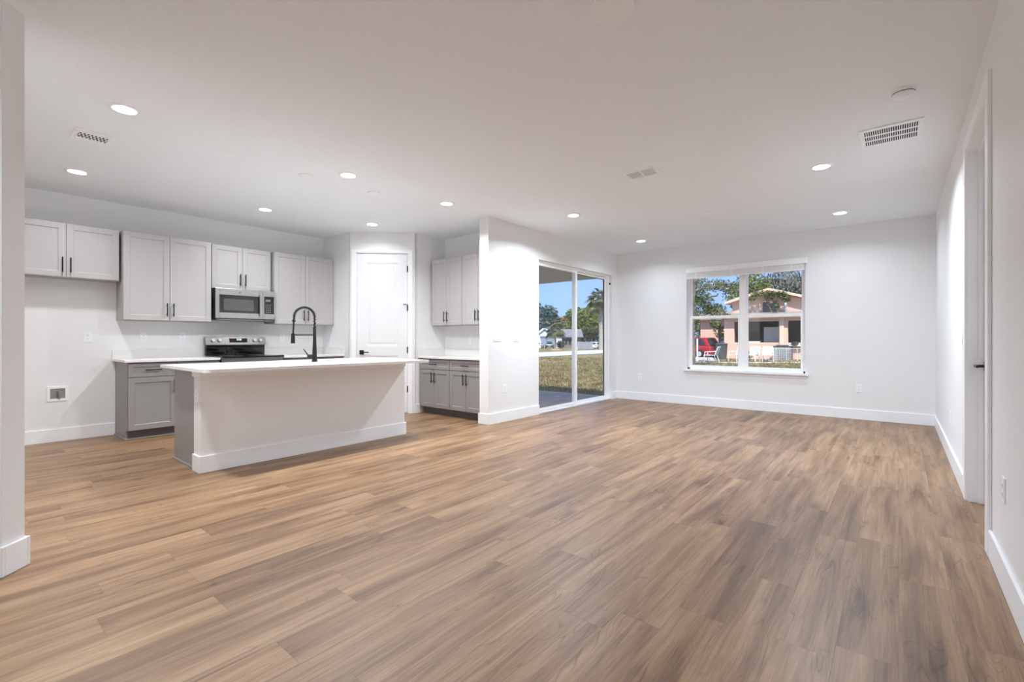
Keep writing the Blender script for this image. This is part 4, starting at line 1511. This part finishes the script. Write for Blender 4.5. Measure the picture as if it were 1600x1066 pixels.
MB().box(-7.00, -5.98, .9, 1.0, .3, Zp(1.93)).build('porch_panel', M['cream'], ph)
MB().box(-8.2, -7.1, .5, .56, Zp(.88), Zp(.98)).box(-7.16, -7.1, .5, .56, .2, Zp(1.0)).build('porch_rail', M['white'], ph)
MB().box(O1[0], O1[1], .02, .10, OZ0 - .03, OZ0 + .04).build('window_sill', M['pinktrim'], ph)
MB().box(O2[0], O2[1], .02, .10, OZ0 - .03, OZ0 + .04).build('window_sill', M['pinktrim'], ph)
# low shed roof band over the porch
m = MB()
m.prism([(-.45, Zp(2.50)), (-.45, Zp(2.62)), (1.6, Zp(2.98)), (1.6, Zp(2.60))], HX0 - .3, HX1 + .3, axis='x')
m.build('porch_roof', M['shingle'], ph)
# gable behind
PKX, PKZ = -6.76, Zp(4.42)
GX0, GX1 = -9.25, 1.0
sl_r = (4.42 - 3.76) / (6.76 - 4.57)
m = MB()
m.prism([(GX0 + .1, Zp(2.6)), (GX0 + .1, PKZ - (PKX - GX0 - .1) * .29), (PKX, PKZ - .05), (-1.6, PKZ - .05 - (-1.6 - PKX) * sl_r), (-1.6, Zp(2.6))], 1.6, 9, axis='y')
m.build('gable_wall', M['pink'], ph)
m = MB()
th_ = .17
m.prism([(PKX, PKZ), (PKX, PKZ + th_), (GX0 - .3, PKZ + th_ - (PKX - GX0 + .3) * .29), (GX0 - .3, PKZ - (PKX - GX0 + .3) * .29)], 1.1, 9.3, axis='y')
m.prism([(PKX, PKZ), (PKX, PKZ + th_), (-1.2, PKZ + th_ - (-1.2 - PKX) * sl_r), (-1.2, PKZ - (-1.2 - PKX) * sl_r)], 1.1, 9.3, axis='y')
m.build('gable_roof', M['pinktrim'], ph)
for a_, b__ in ((-7.20, -6.76), (-6.70, -6.30)):
    m = MB()
    for k in range(12):
        z = Zp(3.02) + k * .058
        m.prism([(1.50, z), (1.58, z + .05), (1.60, z + .05), (1.60, z)], a_, b__, axis='x')
    m.build('gable_louvre', M['louvre'], ph)
    MB().box(a_ - .05, a_, 1.5, 1.6, Zp(2.96), Zp(3.76)).box(b__, b__ + .05, 1.5, 1.6, Zp(2.96), Zp(3.76)).build('louvre_frame', M['pinktrim'], ph)
MB().box(-5.86, -5.74, 1.45, 1.6, Zp(2.85), Zp(3.6)).build('gable_trim', M['white'], ph)
# left wing set back
m = MB()
m.box(-12.2, HX0 - .02, 4.2, 10.2, 0, Zp(2.75))
m.build('side_wing', M['pink'], ph)
m = MB()
m.prism([(3.7, Zp(2.62)), (3.7, Zp(2.75)), (7.2, Zp(3.5)), (10.7, Zp(2.75)), (10.7, Zp(2.62))], -12.6, HX0 - .3, axis='x')
m.build('wing_roof', M['shingle'], ph)
x, y = -9.1, HY + .9
vn = thing('climbing_vine', 'leafy vine hanging over the gable of the pink house', 'vine', (-6.6, HY + .95, 2.95))
leaves('foliage', M['leafolive'], vn, [(-.5, 0, 1.25, .75, .25, .22, 2), (.5, 0, 1.1, .55, .25, .3, 1.6), (-.1, 0, 1.0, .30, .2, .22, .7), (.95, 0, .85, .35, .2, .25, .7), (.42, -.1, .35, .14, .12, .28, .4), (-1.15, 0, .95, .35, .2, .25, .6)], 650, .10)
m = MB()
limb(m, (.1, .05, -.1), (-.4, .05, 1.3), .025, .012, .2)
limb(m, (-.1, .05, .7), (.8, .0, 1.15), .02, .01, .2)
m.build('stem', M['bark'], vn)
# hanging pot and wall bits at the right opening
m = MB()
m.lathe([(.0, 0), (.16, .0), (.23, .20), (.23, .22), (0, .22)], n=16)
o = m.build('flower_pot', M['bin'])
o.location = (-5.02, HY - .22, .73)
x_, y_ = at(1246, 32.0)
tag(o, 'small dark pot on the low wall under the right porch opening', 'pot')
MB_ = MB().box(-.42, .42, -.30, 0.0, 0, .05)
o = MB_.build('plant_shelf', M['white'])
o.location = (-5.02, HY - .004, .68)
tag(o, 'white shelf holding the small dark pot', 'shelf')

# red car beyond the house corner
car('car', 'red car parked left of the pink house', 1080, 35.6, YAW + 2.2, M['red'], L_=4.2, roof=1.5, suv=True)
# garden chairs
def chair():
    t = thing('garden_chair', 'white framed sling garden chair nearest the dark bin', 'chair', (0, 0, 0), 0, 'white sling garden chairs')
    for s in (-1, 1):
        m = MB()
        m.tube([(s * .29, -.30, 0), (s * .29, -.33, .40), (s * .29, -.28, .60), (s * .29, .20, .63)], .022, n=8)
        m.build('front_leg', M['white'], t)
        m = MB()
        m.tube([(s * .27, .34, 0), (s * .27, .22, .40), (s * .25, .40, 0.88)], .022, n=8)
        m.build('rear_leg', M['white'], t)
    m = MB()
    m._add([(-.26, -.30, .43), (.26, -.30, .43), (.26, .22, .38), (-.26, .22, .38), (-.26, -.30, .455), (.26, -.30, .455), (.26, .22, .405), (-.26, .22, .405)], BOXF)
    m.build('seat', M['sling'], t)
    m = MB()
    m._add([(-.25, .21, .40), (.25, .21, .40), (.25, .245, .40), (-.25, .245, .40), (-.24, .395, .88), (.24, .395, .88), (.24, .43, .88), (-.24, .43, .88)], BOXF)
    m.build('backrest', M['sling'], t)
    m = MB()
    m.box(-.29, .29, -.33, -.29, .40, .44).cyl((-.25, .41, .88), (.25, .41, .88), .022, n=8)
    m.build('cross_bar', M['white'], t)
    return t
c0 = chair()
px, py = at(1112, 26.4)
c0.location = (px, py, gz(px, py))
c0.rotation_euler = (0, 0, YAW - 2.25)
px, py = at(1151, 26.8)
dup(c0, (px, py, gz(px, py)), YAW - 1.2, 'white framed garden chair half hidden by the window mullion')
px, py = at(1176, 27.0)
dup(c0, (px, py, gz(px, py)), YAW - .9, 'white framed garden chair on the lawn right of the mullion')
px, py = at(1200, 27.3)
dup(c0, (px, py, gz(px, py)), YAW - .5, 'white framed garden chair close to the air conditioner')

# dark bin with a sapling beside it
px, py = at(1127.5, 31.2)
tb = thing('garbage_bin', 'dark grey plastic bin against the pink house corner', 'bin', (px, py, gz(px, py)), YAW)
m = MB()
m.lathe([(.0, 0), (.30, 0), (.36, .95), (.38, 1.0), (.34, 1.0), (0, .98)], n=20)
m.build('tub', M['bin'], tb, smooth=True)
MB().lathe([(.40, 1.0), (.40, 1.04), (.2, 1.09), (0, 1.10)], n=20).build('lid', M['bin'], tb, smooth=True)
tree('small leafy sapling behind the dark bin', 1124, 33.6, 2.6,
     [(0, 0, 2.0, .45, .35, .55, 1), (-.3, 0, 2.5, .4, .3, .35, .7), (.2, 0, 1.5, .3, .3, .3, .4)], M['leafolive'], 500, .09, .12, group=GT, branches=3)

# air conditioner
px, py = at(1222.5, 29.2)
ac = thing('air_conditioner', 'blue grey outdoor air conditioner with wire guard by the pink house', 'air conditioner', (px, py, gz(px, py)), 0)
MB().box(-.52, .52, -.4, .4, .0, .84).build('cabinet', M['acbody'], ac, bevel=.03)
MB().box(-.55, .55, -.43, .43, .84, .90).build('top_cover', M['bin'], ac, bevel=.02)
m = MB()
for k in range(11):
    xx = -.5 + k * .1
    m.box(xx - .006, xx + .006, -.425, -.41, .05, .82)
for k in range(8):
    zz = .08 + k * .1
    m.box(-.5, .5, -.425, -.41, zz - .008, zz + .008)
m.build('wire_guard', M['white'], ac)
MB().lathe([(.0, .90), (.34, .90), (.36, .95), (.0, .97)], n=20).build('fan_grille', M['steeldark'], ac)

# low wire garden fence
p0 = at(1163, 28.3)
p1 = at(1262, 28.3)
fl = math.hypot(p1[0] - p0[0], p1[1] - p0[1])
wf = thing('wire_fence', 'low white wire mesh fence across the neighbour lawn', 'fence', (p0[0], p0[1], -.2), math.atan2(p1[1] - p0[1], p1[0] - p0[0]))
for k in range(7):
    xx = fl * k / 6
    MB().cyl((xx, 0, 0), (xx, 0, .80), .014, n=8).build('post', M['white'], wf)
m = MB()
for k in range(int(fl / .12)):
    m.box(k * .12 - .003, k * .12 + .003, -.003, .003, .02, .76)
for k in range(8):
    m.box(0, fl, -.003, .003, .03 + k * .104 - .003, .03 + k * .104 + .003)
m.box(0, fl, -.010, .010, .755, .78)
m.build('wire_mesh', M['white'], wf)
# kerb edging and paved strip in front of the chairs
e0, e1 = at(1060, 25.6), at(1290, 26.4)
ang = math.atan2(e1[1] - e0[1], e1[0] - e0[0])
el = math.hypot(e1[0] - e0[0], e1[1] - e0[1])
m = MB()
m.box(0, el, -.06, .06, -.05, .05)
o = m.build('garden_edging', M['concrete'])
o.location = (e0[0], e0[1], -.2)
o.rotation_euler = (0, 0, ang)
tag(o, 'pale concrete edging strip along the neighbour lawn', 'edging')
m = MB()
a_, b__, c_, d_ = at(1060, 27.2), at(1118, 27.6), at(1112, 36), at(1060, 36)
m.prism([a_, b__, c_, d_], -.24, -.185)
o = m.build('driveway', M['road'])
struct(o, 'pale driveway left of the pink house', 'driveway')
# white post by the red car
px, py = at(1089.5, 27.0)
m = MB()
m.cyl((0, 0, -.1), (0, 0, 1.35), .045, n=10)
o = m.build('fence_post', M['white'])
o.location = (px, py, -.2)
tag(o, 'slim white post in front of the red car', 'post')

# oak on the left with branches over the window view
x, y = at(1083.5, 22.0)
ok = thing('tree', 'grey trunked oak at the left edge of the window view', 'tree', (x, y, -.2), YAW, GT)
m = MB()
limb(m, (0, 0, -.2), (.05, .2, 5.2), .105, .08, .03)
m.build('trunk', M['bark'], ok, smooth=True)
for q0, q1, r0, r1 in (((.05, .1, 2.9), (1.6, 1.0, 3.55), .07, .03), ((.05, .2, 3.6), (2.4, 1.2, 4.15), .06, .02), ((.0, .1, 2.3), (.9, .5, 2.55), .045, .02), ((.05, .2, 4.2), (-.8, .5, 5.2), .06, .03)):
    m = MB()
    limb(m, q0, q1, r0, r1, .25)
    m.build('branch', M['bark'], ok, smooth=True)
leaves('foliage', M['leafolive'], ok, [(.45, .5, 3.15, .75, .6, .55, 2.2), (1.25, .8, 2.75, .70, .5, .33, 1.6), (.35, .6, 3.9, .8, .6, .45, 1.4), (1.6, .9, 3.95, .8, .6, .33, 1.3), (2.2, 1, 3.75, .5, .4, .25, .5), (.2, .4, 2.3, .35, .3, .5, .9), (1.9, .9, 2.45, .35, .3, .16, .4)], 3000, .065)
# trees behind the pink house
tree('bright green tree behind the left slope of the pink gable', 1176, 50, 8.0,
     [(.0, 0, 7.2, 2.0, 1.5, 1.8, 2), (-1.6, 0, 6.2, 1.6, 1.2, 1.5, 1), (1.2, 0, 6.0, 1.2, 1.2, 1.2, 1)], M['leafgreen'], 2600, .16, .25, group=GT)
tree('grey oak hung with moss behind the right slope of the pink gable', 1232, 52, 10.0,
     [(0, 0, 7.6, 2.3, 1.5, 2.0, 2), (1.8, 0, 7.0, 1.6, 1.5, 1.8, 1.2), (-2.2, 0, 7.4, 1.4, 1.2, 1.4, .8), (2.5, 0, 5.5, 1.5, 1, 1.5, .8)], M['leafmoss'], 3200, .17, .3, group=GT, droop=.6, branches=4)
tree('dark oak right of the moss hung oak behind the pink house', 1270, 61, 10.0,
     [(0, 0, 7.0, 2.4, 1.5, 2.4, 2), (-.8, 0, 5.0, 2, 1.5, 1.6, 1)], M['leafmoss'], 2000, .18, .3, group=GT, droop=.5)
tree('green tree beyond the red car left of the pink house', 1098, 46, 5.0,
     [(0, 0, 2.3, 1.0, .8, 1.4, 1.5), (-.9, 0, 3.3, 1.0, .8, 1.4, 1), (.5, 0, 3.5, .8, .7, 1.0, .7)], M['leafolive'], 1500, .12, .12, group=GT)
bush('low green shrub at the foot of the pink wall', 1168, 30.4, .35, .55, M['leafgreen'], 160, .08)
